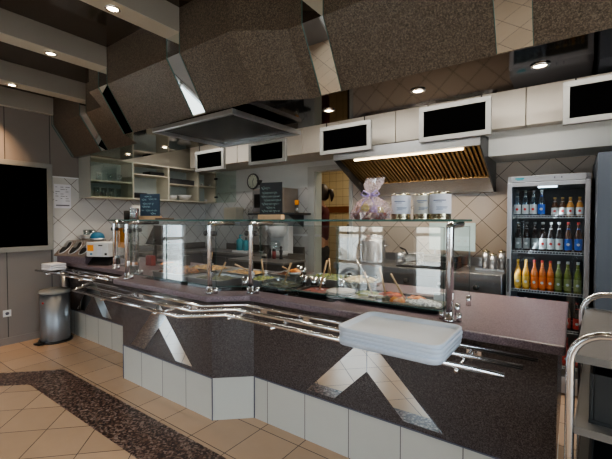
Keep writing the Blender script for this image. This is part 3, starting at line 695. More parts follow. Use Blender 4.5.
# microwave on its wall shelf, clock
t = thing('wall_shelf', 'dark shelf on the back wall carrying the microwave', 'shelf', (-3.55, 4.2, 1.57))
m = MB(); m.box(-3.98, -3.10, 4.02, 4.437, 1.575, 1.60); rel(m.build('board', M['steel_dark']), t)
for x in (-3.85, -3.25):
    m = MB(); m.prism_x([(4.08, 1.574), (4.437, 1.574), (4.437, 1.40)], x-.01, x+.01); rel(m.build('bracket', M['steel_dark']), t)
t = thing('microwave', 'brown grey microwave oven on the wall shelf', 'microwave', (-3.63, 4.24, 1.602))
mw = plain('taupe_metal', (.34, .29, .25), .4, .3)
m = MB(); m.box(-.30, .30, -.17, .18, 0, .36); m.build('casing', mw, t, bevel=.006)
m = MB(); m.box(-.29, .12, -.182, -.171, .02, .34); d = m.build('door', plain('door_grey', (.24, .23, .23), .35), t, bevel=.004)
m = MB(); m.box(-.25, .06, -.187, -.1825, .08, .28); m.build('window', M['black'], d)
m = MB(); m.box(.13, .29, -.182, -.171, .02, .34); m.build('control_panel', mw, t)
m = MB(); m.box(.17, .26, -.185, -.1825, .04, .05); m.build('display_mark', M['white'], t)
t = thing('wall_clock', 'round clock with pale face and dark rim left of the microwave', 'clock', (-4.26, YB-.012, 2.13))
m = MB(); m.lathe([(0, 0), (.125, 0), (.13, .012), (.125, .026), (.11, .028), (.11, .018), (0, .018)], n=32); o = m.build('rim', M['steel_dark'], t); o.rotation_euler = (PI/2, 0, 0)
m = MB(); m.lathe([(0, .0185), (.11, .0185)], n=32); o = m.build('face', plain('pale_green_dial', (.72, .75, .64), .5), t); o.rotation_euler = (PI/2, 0, 0)
m = MB()
for k in range(12):
    a = PI*k/6; m.obox((.085*math.sin(a), -.020, .085*math.cos(a)), (.10*math.sin(a), -.020, .10*math.cos(a)), .006, .002)
m.build('hour_marks', M['ink'], t)
for a, L in ((PI*.95, .08), (PI*.15, .055)):
    m = MB(); m.obox((0, -.022, 0), (L*math.sin(a), -.022, L*math.cos(a)), .007, .002); m.build('hand', M['black'], t)
t = thing('clip_lamp', 'small black clip lamp on top of the microwave', 'lamp', (-3.74, 4.14, 1.965))
m = MB(); m.box(-.04, .04, -.03, .03, 0, .03); m.build('base', M['black'], t, bevel=.006)
m = MB(); m.tube([(0, 0, .03), (-.02, -.01, .07), (-.06, -.02, .09)], .008, 8); m.build('arm', M['black'], t)
m = MB(); m.lathe([(0, 0), (.02, 0), (.045, .07), (.0, .07)], (-.09, -.02, .06), 14); m.build('lamp_head', M['black'], t)
t = thing('salt_shaker', 'clear shaker with orange lid at the right end of the microwave shelf', 'shaker', (-3.19, 4.2, 1.602))
m = MB(); m.lathe([(0, 0), (.032, 0), (.032, .11), (0, .11)], n=14); m.build('jar', M['glassware'], t)
m = MB(); m.lathe([(0, .111), (.030, .111), (.030, .18), (.0, .18)], n=14); m.build('lid', M['orange'], t)

# ------------------------------------------------------------------ range under the hood
t = thing('cooking_range', 'stainless cooking range and griddle line under the extractor hood', 'range', (-1.35, 4.0, 0))
m = MB(); m.box(-2.28, -.53, 3.78, 4.42, .02, .93); rel(m.build('body', M['steel']), t)
m = MB(); m.box(-2.30, -.52, 3.74, 4.43, .93, 1.0); rel(m.build('worktop', M['steel'], bevel=.006), t)
for k in range(5):
    x = -2.1+.34*k; m = MB(); m.lathe([(0, 0), (.028, 0), (.024, .03), (0, .03)], n=16); o = rel(m.build('knob', M['black']), t); o.location = (x, 3.78, .86); o.rotation_euler = (PI/2, 0, 0); o.matrix_parent_inverse = Matrix.Translation(-Vector(t.location))
for k in range(3):
    a = -2.24+.58*k; m = MB(); m.box(a, a+.54, 3.76, 3.78, .12, .80); d = rel(m.build('oven_door', M['steel'], bevel=.004), t)
    m = MB(); m.tube([(a+.06, 3.735, .75), (a+.48, 3.735, .75)], .01, 8); o = m.build('handle', M['chrome'], d)
m = MB(); m.box(-1.55, -.95, 3.82, 4.36, 1.001, 1.012); rel(m.build('griddle_plate', M['black']), t)
m = MB(); m.box(-2.28, -.54, 4.405, 4.43, 1.0, 1.09); rel(m.build('upstand', M['steel']), t)
t = thing('stock_pot', 'tall stainless stock pot on the left of the range', 'pot', (-1.93, 4.05, 1.003))
m = MB(); m.lathe([(0, 0), (.135, 0), (.14, .01), (.14, .25), (.147, .255), (.14, .26), (.0, .262)], n=32); m.build('body', M['steel'], t)
m = MB(); m.lathe([(.148, .262), (.14, .275), (.05, .292), (0, .294)], n=32); m.build('lid', M['steel'], t)
m = MB(); m.tube([(-.04, 0, .29), (-.04, 0, .32), (.04, 0, .32), (.04, 0, .29)], .007, 8); m.build('lid_handle', M['chrome'], t)
for s in (-1, 1):
    m = MB(); m.tube([(s*.138, -.04, .20), (s*.18, -.035, .20), (s*.18, .035, .20), (s*.138, .04, .20)], .007, 8); m.build('side_handle', M['chrome'], t)
t = thing('small_steel_pot', 'small steel pot standing right of the stock pot', 'pot', (-1.62, 4.12, 1.014))
m = MB(); m.lathe([(0, 0), (.055, 0), (.06, .11), (.055, .11), (.05, .01), (0, .01)], n=20); m.build('body', M['steel'], t)
m = MB(); m.tube([(.055, 0, .09), (.20, -.05, .11)], .007, 8); m.build('handle', M['steel'], t)
t = thing('fryer_basket', 'wire frying basket with a black handle on the griddle', 'basket', (-1.45, 3.98, 1.014))
m = MB()
for z in (.0, .06, .12): m.tube([(x, y, z+.004) for x, y in rrect(-.12, .12, -.09, .09, .02, 2)], .004, 6, closed=True)
for x, y in rrect(-.12, .12, -.09, .09, .02, 2): m.tube([(x, y, 0), (x, y, .124)], .003, 5)
m.build('wire_cage', M['steel'], t)
m = MB(); m.tube([(0, -.09, .12), (0, -.16, .17), (0, -.30, .20)], .009, 8); m.build('handle', M['black'], t)
# frosted splash screen on feet
t = thing('splash_screen', 'pale blue frosted splash screen standing on the range', 'splash screen', (-1.05, 4.18, 1.0))
fro = plain('frosted_pale_blue', (.62, .78, .80), .35, var=.04, scale=3)
m = MB(); m.box(-.26, .22, -.006, .006, .17, .47); m.build('panel', fro, t, bevel=.003)
for x in (-.2, .16):
    m = MB(); m.tube([(x, .012, .0), (x, .012, .3)], .01, 8); m.box(x-.02, x+.02, -.05, .05, .013, .02); m.build('foot', M['steel'], t)
t = thing('drip_grid', 'dark roasting tins stacked behind the griddle', 'tins', (-1.1, 3.95, 1.013))
for k in range(2):
    m = MB(); m.prism(rrect(-.17, .17, -.11, .11, .03), .005+.06*k, .06+.06*k); m.build('tin', M['black'], t, bevel=.006)
# canisters on a tray
t = thing('canister_tray', 'flat steel tray carrying the canisters beside the fridge', 'tray', (-.66, 4.12, 1.003))
m = MB(); m.box(-.125, .125, -.14, .14, 0, .008); m.box(-.13, .13, -.145, -.135, 0, .02); m.build('plate', M['steel'], t)
for k, (x, y, h, lab) in enumerate(((-.72, 4.14, .19, 'left steel canister beside the fridge'), (-.645, 4.07, .16, 'small middle steel canister beside the fridge'), (-.58, 4.16, .19, 'right steel canister next to the fridge frame'))):
    t = thing('canister', lab, 'canister', (x, y, 1.012), group='steel canisters beside the fridge')
    m = MB(); m.lathe([(0, 0), (.034, 0), (.034, h*.85), (0, h*.85)], n=18); m.build('body', M['steel'], t)
    m = MB(); m.lathe([(0, h*.86), (.036, h*.86), (.036, h*.92), (.01, h*.95), (.008, h), (0, h)], n=18); m.build('lid', M['can'], t)

# ------------------------------------------------------------------ drinks fridge
t = thing('drinks_fridge', 'tall glass door drinks fridge with a pale metal frame', 'fridge', (-.19, 4.1, 0))
fx0, fx1, fy, fz = -.49, .11, 3.83, 1.89
fw_ = plain('fridge_frame_silver', (.42, .44, .48), .35, .4); fin = plain('fridge_liner', (.07, .085, .10), .4)
m = MB(); m.box(fx0, fx0+.03, fy, 4.40, .02, fz); m.box(fx1-.03, fx1, fy, 4.40, .02, fz); m.box(fx0+.03, fx1-.03, 4.37, 4.40, .02, fz); m.box(fx0+.03, fx1-.03, fy, 4.37, 1.80, fz); m.box(fx0+.03, fx1-.03, fy, 4.37, .02, .14)
rel(m.build('cabinet', [fw_]), t)
m = MB(); m.box(fx0+.031, fx1-.031, 4.35, 4.369, .14, 1.80); rel(m.build('liner', fin), t)
m = MB(); w = .036
m.box(fx0, fx0+w, 3.795, 3.826, .12, 1.83); m.box(fx1-w, fx1, 3.795, 3.826, .12, 1.83); m.box(fx0+w, fx1-w, 3.795, 3.826, 1.795, 1.83); m.box(fx0+w, fx1-w, 3.795, 3.826, .12, .17)
dr = rel(m.build('door_frame', fw_, bevel=.003), t)
m = MB(); m.box(fx0+w, fx1-w, 3.812, 3.816, .17, 1.795); m.build('door_glass', thin_glass('fridge_glass', (.90, .94, .97), 1.0, .04), dr)
m = MB(); m.box(fx0+.008, fx0+.024, 3.765, 3.794, .85, 1.15); m.build('handle', M['steel_dark'], dr, bevel=.004)
m = MB(); m.box(fx0+.03, fx1-.03, 3.80, 3.826, 1.834, 1.888); h_ = rel(m.build('header', fw_, bevel=.002), t)
m = MB(); m.box(fx0+.06, fx0+.13, 3.797, 3.7995, 1.862, 1.872); m.box(fx0+.075, fx0+.12, 3.797, 3.7995, 1.853, 1.859); m.build('badge', M['teal'], h_)
m = MB(); m.box(-.14, -.132, 3.797, 3.7995, 1.855, 1.87); m.box(-.09, -.082, 3.797, 3.7995, 1.855, 1.87); m.build('key_mark', M['ink'], h_)
m = MB(); m.box(-.26, -.12, 3.86, 3.90, 1.785, 1.798); rel(m.build('interior_lamp', emis('cool_lamp', (.8, .93, 1), 5)), t)
SHZ = [1.53, 1.215, .865, .545, .235]
for z in SHZ:
    m = MB()
    for k in range(25): x = fx0+.035+.53*k/24; m.box(x-.0015, x+.0015, 3.86, 4.34, z-.004, z)
    m.box(fx0+.031, fx1-.031, 3.855, 3.86, z-.014, z-.009); m.box(fx0+.031, fx1-.031, 3.855, 3.86, z+.006, z+.011); m.box(fx0+.031, fx1-.031, 4.33, 4.335, z-.008, z-.004)
    for k in range(25): x = fx0+.035+.53*k/24; m.box(x-.0015, x+.0015, 3.856, 3.859, z-.012, z+.008)
    rel(m.build('wire_shelf', M['white']), t)
def cmat(n, c, r=.12): return plain(n, c, r, 0, .6, var=.08)
G_ = dict(water=thin_glass('bottle_clear', (.62, .74, .82), 2.2, .14), brown=cmat('bottle_brown', (.075, .028, .012)), cola=cmat('bottle_dark', (.02, .010, .008)), orange=cmat('drink_orange', (.70, .18, .03)), yellow=cmat('drink_yellow', (.72, .36, .05)),
          green=cmat('drink_green', (.20, .24, .05)), juice=cmat('drink_amber', (.55, .24, .05)), pink=cmat('drink_rose', (.42, .06, .06)), redj=cmat('drink_red', (.30, .03, .03)))
LB = dict(white=plain('label_white', (.70, .72, .70), .5), blue=plain('label_blue', (.03, .13, .55), .4), red=plain('label_red', (.60, .04, .03), .4), orange=plain('label_orange', (.85, .20, .04), .4), gold=plain('label_gold', (.70, .42, .08), .4), grey=plain('label_grey', (.30, .31, .30), .5), olive=plain('label_olive', (.30, .34, .12), .5))
def bottle(x, z, h, r, drink, label, cap, text, row):
    t = thing('drink_bottle', text, 'bottle', (x, 3.90, z+.001), group=row)
    m = MB(); m.lathe([(0, 0), (r, 0), (r, h*.52), (r*.93, h*.60), (r*.42, h*.78), (r*.36, h*.94), (0, h*.94)], n=14); m.build('glass', drink, t)
    m = MB(); m.lathe([(r*.42, h*.92), (r*.44, h), (0, h)], n=12); m.build('cap', cap, t)
    m = MB(); m.lathe([(r*1.02, h*.10), (r*1.02, h*.46)], n=14); lb = m.build('label', label, t)
    m = MB(); m.lathe([(0, 0), (r*.42, 0)], (0, 0, 0), 10); o = m.build('label_mark', LB['red'] if label is LB['white'] else LB['white'], lb); o.rotation_euler = (PI/2, 0, 0); o.location = (0, -r*1.04-.001, h*.28)
    m = MB(); m.lathe([(r*.50, h*.745), (r*.40, h*.80)], n=12); m.build('neck_band', label, t)
R1, R2, R3, R4, R5 = ['bottles on the %s shelf of the fridge' % s for s in ('top', 'second', 'third', 'fourth', 'bottom')]
o4 = ['leftmost', 'second from the left', 'third from the left', 'fourth from the left', 'fifth from the left', 'fourth from the right', 'third from the right', 'second from the right', 'rightmost']
X1 = [-.42, -.358, -.296, -.234, -.188, -.135, -.08, -.025, .04]
for i, x in enumerate(X1):
    if i < 4: bottle(x, SHZ[0], .235, .028, G_['water'], LB['white'] if i < 3 else LB['blue'], LB['grey'], 'tall clear water bottle, %s on the top fridge shelf' % o4[i], R1)
    elif i == 4: continue
    else: bottle(x, SHZ[0], .165, .027, (G_['brown'], G_['brown'], G_['juice'], G_['juice'])[i-5], LB['white'], LB['gold'], 'small %s bottle, red and white label, %s on top fridge shelf' % (('dark', 'dark', 'amber', 'amber')[i-5], o4[i]), R1)
X2 = [-.41, -.345, -.28, -.22, -.16, -.10, -.035, .035]; o8 = ['leftmost', 'second from the left', 'third from the left', 'fourth from the left', 'fourth from the right', 'third from the right', 'second from the right', 'rightmost']
for i, x in enumerate(X2):
    L = 'grey grey grey white white white blue blue'.split()[i]
    bottle(x, SHZ[1], .265, .0285, G_['cola'] if i < 6 else G_['brown'], LB[L], LB['white'] if 2 < i < 6 else LB['grey'] if i < 3 else LB['red'], 'dark bottle with a %s label, %s on the second fridge shelf' % (L, o8[i]), R2)
    D = 'yellow yellow orange orange orange green green green'.split()[i]
    bottle(x, SHZ[2], .275, .0285, G_[D], LB[{'yellow': 'gold', 'orange': 'orange', 'green': 'olive'}[D]], LB[{'yellow': 'gold', 'orange': 'red', 'green': 'white'}[D]], 'bottle of %s drink, %s on the third fridge shelf' % (D, o8[i]), R3)
    bottle(x, SHZ[3], .25, .0285, G_['cola'] if i else G_['water'], LB['blue'] if i == 0 else LB['white'] if i == 1 else LB['red'], LB['blue'] if i == 0 else LB['white'] if i == 1 else G_['pink'], '%s bottle, %s on the fourth fridge shelf' % ('blue capped' if i == 0 else 'white capped' if i == 1 else 'dark bottle with pink neck', o8[i]), R4)
    if i > 3: bottle(x, SHZ[4], .25, .0285, G_['redj'], LB['red'], G_['pink'], 'red bottle, %s on the bottom fridge shelf' % o8[i], R5)

# ------------------------------------------------------------------ serving trolley at the right
t = thing('tray_trolley', 'chrome tube serving trolley with steel shelves at the right edge', 'trolley', (.28, 1.92, 0), math.radians(-3))
ty0, ty1, tx0, tx1, th = 1.50, 2.34, .02, .55, 1.13
for y in (ty0, ty1):
    pts = [(tx0, y, .10), (tx0, y, th-.10)] + arc((tx0+.10, y, th-.10), .10, 180, 90, 6)[1:] + arc((tx1-.10, y, th-.10), .10, 90, 0, 6) + [(tx1, y, .10)]
    m = MB(); m.tube(pts, .0135, 12); rel(m.build('hoop', M['chrome']), t)
for z in (1.045, .805, .50, .20):
    m = MB(); m.box(tx0+.014, tx1-.014, ty0, ty1, z, z+.006); m.box(tx0+.014, tx1-.014, ty0-.004, ty0, z-.016, z+.010); m.box(tx0+.014, tx1-.014, ty1, ty1+.004, z-.016, z+.010)
    m.box(tx0+.012, tx0+.016, ty0, ty1, z-.016, z+.010); m.box(tx1-.016, tx1-.012, ty0, ty1, z-.016, z+.010); rel(m.build('shelf', M['dull_steel']), t)
for x in (tx0, tx1):
    for y in (ty0, ty1):
        m = MB(); m.tube([(x-.012, y, .05), (x+.012, y, .05)], .05, 18); c_ = rel(m.build('castor', M['rubber']), t)
        m = MB(); m.box(x-.02, x+.02, y-.02, y+.02, .085, .11); o = m.build('fork', M['steel'], c_)

for z, lab in ((.811, 'black filler crate added to darken the upper middle shelf of the chrome trolley'), (.506, 'black filler crate added to darken the lower shelf of the chrome trolley')):  # invented crates, put in to darken the space between the trolley shelves
    t = thing('dark_filler_crate', lab, 'crate', (.29, 1.92, z), math.radians(-3), group='black crates added to darken the trolley')
    m = MB(); m.box(-.22, .22, -.36, .36, 0, .012); m.build('base', M['rubber'], t)
    for q in ((-.22, -.208, -.36, .36), (.208, .22, -.36, .36), (-.208, .208, -.36, -.348), (-.208, .208, .348, .36)):
        m = MB(); m.box(*q, .012, .17); m.build('side', M['rubber'], t, bevel=.003)
# ------------------------------------------------------------------ stack of serving trays on the rail
for k in range(4):
    z = ZR + .0135 + .019*k
    m = MB(); X0, X1_, Y0, Y1 = -.255, .255, -.195, .195
    def ring(o_, zz): return [m.bm.verts.new((x, y, zz)) for x, y in rrect(X0-o_, X1_+o_, Y0-o_, Y1+o_, .055+o_, 6)]
    rs = [ring(-.035, .004), ring(-.03, .0), ring(-.006, .005), ring(.0, .024), ring(.0, .034), ring(-.012, .034), ring(-.020, .018), ring(-.03, .014)]
    # outer bottom -> rim -> inner floor
    n_ = len(rs[0])
    for A, B in zip(rs[1:], rs[2:]):
        for j in range(n_): m.bm.faces.new((A[j], A[(j+1) % n_], B[(j+1) % n_], B[j])).smooth = True
    m.bm.faces.new(rs[-1]); m.bm.faces.new(list(reversed(rs[1]))); 
    for v in rs[0]: m.bm.verts.remove(v)
    o = m.build('serving_tray', M['tray'], loc=(-.685 + .002*((k*7) % 3-1), 1.742 + .003*((k*5) % 3-1), z), rotz=math.radians(.5*((k*3) % 3-1)))
    tag(o, ['lowest pale grey serving tray, resting on the chrome rail', 'second pale grey serving tray from the bottom of the stack', 'pale grey serving tray just under the top one', 'topmost pale grey serving tray of the stack on the rail'][k], 'tray', 'stack of serving trays')

# ------------------------------------------------------------------ on the glass shelf
def scribble(m, x0, x1, z, amp, y):
    n = max(6, int((x1-x0)/.006)); pts = []
    for i in range(n+1):
        u = i/n; pts.append((x0+(x1-x0)*u+.003*math.sin(i*2.7), y, z + amp*math.sin(i*1.9)*(.6+.4*math.sin(i*.7)) + amp*.5*math.cos(i*3.1)))
    k = 0
    while k < len(pts)-1:
        e = min(len(pts), k + 4 + int(3*abs(math.sin(k)))); m.tube(pts[k:e], .0022, 4); k = e + (1 if (k % 3) else 0)
def board(loc, w, h, mat, ink, label, lines, rz):
    t = thing('menu_chalkboard', label, 'chalkboard', loc, rz)
    m = MB(); m.box(-w/2-.005, w/2+.005, -.03, .03, 0, .04); m.build('wooden_base', M['wood'], t, bevel=.003)
    m = MB(); m.box(-w/2, w/2, -.004, .004, .038, h); m.build('slate', mat, t)
    m = MB()
    for (a, b, z, s) in lines: scribble(m, -w/2+a*w, -w/2+b*w, z*h, s, -.0055)
    m.build('chalk_writing', ink, t)
board((-3.70, 2.26, ZT), .24, .275, M['slate'], M['chalk'], 'blue chalkboard menu on a wooden foot at the left of the glass shelf', [(.25, .6, .90, .006), (.10, .38, .78, .010), (.45, .85, .80, .012), (.15, .70, .62, .012), (.12, .55, .50, .010), (.30, .90, .36, .011), (.55, .85, .24, .010), (.08, .2, .36, .006)], math.radians(22))
board((-1.995, 2.28, ZT), .205, .30, M['slate2'], M['chalk2'], 'black chalkboard menu on a wooden foot in front of the microwave', [(.08, .45, .85, .014), (.12, .8, .72, .012), (.08, .9, .62, .010), (.2, .95, .52, .012), (.1, .85, .42, .012), (.3, .7, .32, .011), (.1, .9, .23, .010)], math.radians(12))
t = thing('coffee_mug', 'black mug at the far left end of the glass shelf', 'mug', (-4.095, 2.24, ZT))
m = MB(); m.lathe([(0, 0), (.05, 0), (.052, .10), (.047, .10), (.045, .008), (0, .008)], n=20); m.build('body', M['black'], t)
m = MB(); m.tube(arc((-.05, 0, .05), .03, 90, 270, 8), .006, 8); m.build('handle', M['black'], t)
for k, (x, h) in enumerate(((-3.985, .135), (-3.885, .155))):
    t = thing('cup_stack', ['white paper cup stack next to the black mug', 'taller white paper cup stack left of the sugar jar'][k], 'cups', (x, 2.24-.03*k, ZT))
    for j in range(3):
        m = MB(); m.lathe([(0, 0), (.036, 0), (.046, h-.03), (.043, h-.03), (.034, .004), (0, .004)], (0, 0, .014*j), 16); m.build('cup', M['white_cer'], t)
t = thing('sugar_jar', 'glass jar of red and white sachets left of the blue chalkboard', 'jar', (-3.775, 2.125, ZT))
m = MB(); m.lathe([(0, 0), (.045, 0), (.048, .12), (.046, .12), (.043, .006), (0, .006)], n=18); m.build('jar', M['glassware'], t)
for k in range(9):
    a = k*2.4; r_ = .018+.008*(k % 2); m = MB(); p = Vector((r_*math.cos(a), r_*math.sin(a), .010+.012*(k % 4))); m.obox(p, p+Vector((.008*math.cos(a), .008*math.sin(a), .07+.015*(k % 3))), .022, .004); m.build('sachet', [M['red'], M['white_cer'], M['label_pale']][k % 3], t)
t = thing('serving_plate', 'brown wooden board lying right of the blue chalkboard', 'board', (-3.45, 2.27, ZT))
m = MB(); m.prism(rrect(-.09, .09, -.06, .06, .02), 0, .018); m.build('board', plain('dark_wood', (.16, .10, .06), .5), t, bevel=.003)
for k, (x, r, h, lab) in enumerate(((-.915, .062, .165, 'leftmost tall tin can with white label on the glass shelf'), (-.775, .055, .16, 'middle tin can with beige label on the glass shelf'), (-.665, .064, .165, 'rightmost wide tin can with white label on the glass shelf'))):
    t = thing('tin_can', lab, 'can', (x, 2.33, ZT), group='tin cans on the glass shelf')
    m = MB(); m.lathe([(0, 0), (r, 0), (r*1.02, .004), (r*.985, .010), (r*.985, h-.010), (r*1.02, h-.004), (r*.99, h), (r*.95, h-.004), (0, h-.004)], n=30); m.build('tin', M['can'], t)
    m = MB(); m.lathe([(r*.995, .035), (r*.995, h-.012)], n=30); lb = m.build('label', M['label_pale'] if k != 1 else plain('beige_label', (.66, .62, .56), .5), t)
    pm = plain('label_print', (.22, .26, .40), .6)
    for j, (zz, a0, a1) in enumerate(((.115, -40, 25), (.105, -30, 5), (.075, -25, 35), (.068, -20, 30), (.061, -25, 10))):
        p = []
        for q in range(7):
            a = math.radians(-90 + 20 + a0 + (a1-a0)*q/6); p.append((r*1.005*math.cos(a), r*1.005*math.sin(a), zz))
        m = MB(); m.tube(p, .0016 if j else .003, 4); m.build('print_line', pm, lb)
# cellophane gift basket
t = thing('gift_basket', 'cellophane wrapped gift basket tied with a lilac ribbon on the glass shelf', 'gift basket', (-1.10, 2.25, ZT)); t.scale = (.9, .9, .95)
m = MB(); m.lathe([(0, 0), (.10, 0), (.125, .045), (.118, .045), (.09, .008), (0, .008)], n=22, sx=1.15, sy=.8); m.build('basket', plain('wicker_brown', (.22, .08, .07), .6, var=.5, scale=90, bump=.8), t)
cel = thin_glass('cellophane', (.93, .88, .93), 1.3, .20)
nt_ = cel.node_tree; out_ = [n for n in nt_.nodes if n.type == 'OUTPUT_MATERIAL'][0]; src_ = out_.inputs[0].links[0].from_socket
df_ = N(nt_, 'ShaderNodeBsdfTranslucent'); df_.inputs[0].default_value = (.95, .88, .92, 1); d2_ = N(nt_, 'ShaderNodeBsdfDiffuse'); d2_.inputs[0].default_value = (.9, .84, .88, 1)
a_ = N(nt_, 'ShaderNodeMixShader'); nt_.links.new(df_.outputs[0], a_.inputs[1]); nt_.links.new(d2_.outputs[0], a_.inputs[2])
n_ = N(nt_, 'ShaderNodeTexNoise'); n_.inputs['Scale'].default_value = 35; b_ = N(nt_, 'ShaderNodeMixShader'); nt_.links.new(mth(nt_, 'MULTIPLY', n_.outputs['Fac'], .5), b_.inputs[0])
nt_.links.new(src_, b_.inputs[1]); nt_.links.new(a_.outputs[0], b_.inputs[2]); nt_.links.new(b_.outputs[0], out_.inputs[0])
m = MB(); rings = []; rr = [(.15, .005), (.155, .05), (.12, .10), (.07, .145), (.022, .17), (.045, .20), (.075, .25), (.07, .285)]
for i, (r, z) in enumerate(rr):
    rings.append([m.bm.verts.new(((r*(1+.16*math.sin(j*2.3+i))+.008*math.sin(5*j))*math.cos(2*PI*j/22)*1.0 + .04*(z/.28)**2, r*(1+.16*math.cos(j*1.9+i*2))*math.sin(2*PI*j/22)*.7, z+.012*math.sin(j*3.1+i))) for j in range(22)])
for A, B in zip(rings, rings[1:]):
    for j in range(22): m.bm.faces.new((A[j], A[(j+1) % 22], B[(j+1) % 22], B[j]))
m.build('cellophane_wrap', cel, t)
lil = plain('lilac_ribbon', (.50, .40, .75), .4)
m = MB(); m.tube([(.015+.027*math.cos(a*PI/6), .022*math.sin(a*PI/6), .17) for a in range(12)], .006, 6, closed=True)
for s in (-1, 1):
    m.tube([(.015, -.02, .17), (.015+s*.05, -.03, .20), (.015+s*.075, -.03, .175), (.015+s*.04, -.03, .16), (.015, -.02, .168)], .007, 6)
    m.tube([(.015, -.025, .168), (.015+s*.04, -.06, .12), (.015+s*.06, -.07, .07), (.015+s*.09, -.08, .03)], .005, 6)
m.build('ribbon_bow', lil, t)
for k in range(7):
    a = k*2*PI/7; m = MB(); m.lathe([(0, 0), (.028, .01), (.034, .03), (.022, .055), (0, .06)], (.07*math.cos(a)*1.1, .045*math.sin(a), .03+.01*(k % 3)), 12)
    m.build('wrapped_sweet', [plain('sweet_yellow', (.65, .60, .10), .4), lil, M['white_cer'], M['red'], plain('sweet_peach', (.75, .45, .30), .4)][k % 5], t)

# ------------------------------------------------------------------ food display
def food(name, c1, c2, scale=45):
    return granite(name, [(.3, tuple(x*.5 for x in c1)), (.48, c1), (.66, c2)], scale, .45, .5)
F = dict(roast=food('roast_brown', (.17, .06, .02), (.38, .17, .05)), noodle=food('noodle_yellow', (.38, .22, .07), (.58, .38, .14)), salad=food('leaf_salad', (.10, .16, .04), (.34, .36, .10)), carrot=food('carrot', (.70, .20, .03), (.85, .38, .08)),
         beet=food('beetroot', (.14, .02, .02), (.28, .06, .04)), rice=food('rice', (.60, .60, .58), (.80, .80, .78), 90), corn=food('potato_salad', (.62, .50, .28), (.78, .68, .42)), olive=food('dark_olives', (.05, .06, .04), (.14, .16, .09)), tomato=food('tomato', (.40, .04, .02), (.60, .14, .05)))
def mound(m, w, d, z, h, n=12, seed=0):
    vs = []
    for j in range(n+1):
        for i in range(n+1):
            u, v = i/n*2-1, j/n*2-1; e = (1-u**4)*(1-v**4)
            vs.append(m.bm.verts.new((u*w/2, v*d/2, z + h*e*(.75 + .35*math.sin(i*1.7+seed)*math.cos(j*2.1+seed*2) + .15*math.sin(i*4+j*3)))))
    for j in range(n):
        for i in range(n):
            a = j*(n+1)+i; m.bm.faces.new((vs[a], vs[a+1], vs[a+n+2], vs[a+n+1])).smooth = True
def pan(x0, x1, y0, y1, h, fd, label, mat='steel', fh=.03, seed=0, group='food pans behind the glass'):
    t = thing('food_pan', label, 'food pan', ((x0+x1)/2, (y0+y1)/2, .9525), group=group)
    w, d = x1-x0, y1-y0; m = MB(); k = .006
    def rg(o_, z): return [m.bm.verts.new((x, y, z)) for x, y in rrect(-w/2-o_, w/2+o_, -d/2-o_, d/2+o_, .02, 3)]
    rs = [rg(-.02, 0), rg(-.012, h-.003), rg(0, h-.003), rg(0, h), rg(-.014, h), rg(-.024, .004)]
    for A, B in zip(rs, rs[1:]):
        for j in range(len(A)): m.bm.faces.new((A[j], A[(j+1) % len(A)], B[(j+1) % len(A)], B[j]))
    m.bm.faces.new(rs[0]); m.bm.faces.new(rs[-1]); m.build('pan', M[mat], t)
    m = MB(); mound(m, w-.045, d-.045, h*.55, fh, seed=seed); m.build('food', F[fd], t)
    return t
m = MB(); m.prism([(-3.32, 1.93), (-2.22, 1.93), (-1.99, 2.10), (-1.30, 2.10), (-1.30, 2.86), (-3.32, 2.86)], .951, .9522)
tag(m.build('cooling_plate', plain('black_glass_plate', (.02, .018, .018), .15)), 'black cooling plate under the food pans', 'cooling plate')
pan(-3.26, -2.78, 1.98, 2.30, .065, 'roast', 'steel pan of brown roast potatoes behind the left glass panes', fh=.08, seed=1)
pan(-2.74, -2.27, 1.98, 2.30, .06, 'olive', 'steel pan of dark salad behind the post at the counter bend', fh=.03, seed=2)
pan(-3.26, -2.78, 2.34, 2.66, .065, 'noodle', 'pan of yellow noodles in the back row, farthest left', fh=.05, seed=3)
pan(-2.74, -2.27, 2.34, 2.66, .065, 'noodle', 'pan of pale pasta in the back row, second from the left', fh=.04, seed=4)
pan(-2.23, -2.03, 2.18, 2.46, .06, 'salad', 'small pan of green salad between the two middle posts', fh=.04, seed=5)
pan(-2.23, -1.90, 2.50, 2.80, .065, 'roast', 'pan of browned vegetables in the back row behind the fourth post', fh=.04, seed=6)
pan(-1.99, -1.70, 2.12, 2.36, .07, 'olive', 'glass dish of dark green salad right of the middle post', 'glassware', fh=.03, seed=7)
pan(-1.86, -1.50, 2.50, 2.80, .07, 'salad', 'pan of mixed leaf salad in the back row, near the yellow bowl', fh=.05, seed=8)
pan(-1.665, -1.40, 2.15, 2.40, .035, 'beet', 'shallow dark tray of beetroot salad', 'black', fh=.02, seed=9)
t = pan(-1.27, -.615, 2.16, 2.50, .035, 'olive', 'wide shallow black tray of mixed antipasti at the right', 'black', fh=.012, seed=10)
def clump(t, fd, x, y, r, h, s):
    m = MB(); n = 14
    m.lathe([(r, 0), (r*.9, h*.5), (r*.5, h*.9), (0, h)], (x, y, .022), n, 1.3, .8)
    for v in m.bm.verts: v.co += Vector((math.sin(v.co.y*90+s), math.cos(v.co.x*80+s), math.sin(v.co.x*120))) * .006
    m.build('food_heap', F[fd], t)
clump(t, 'tomato', -.07, .05, .09, .03, 1); clump(t, 'carrot', .03, -.07, .045, .035, 2); clump(t, 'salad', -.20, .02, .08, .025, 3); clump(t, 'rice', .20, -.04, .085, .03, 4); clump(t, 'olive', -.06, -.07, .05, .03, 5); clump(t, 'carrot', .10, .09, .05, .02, 6)
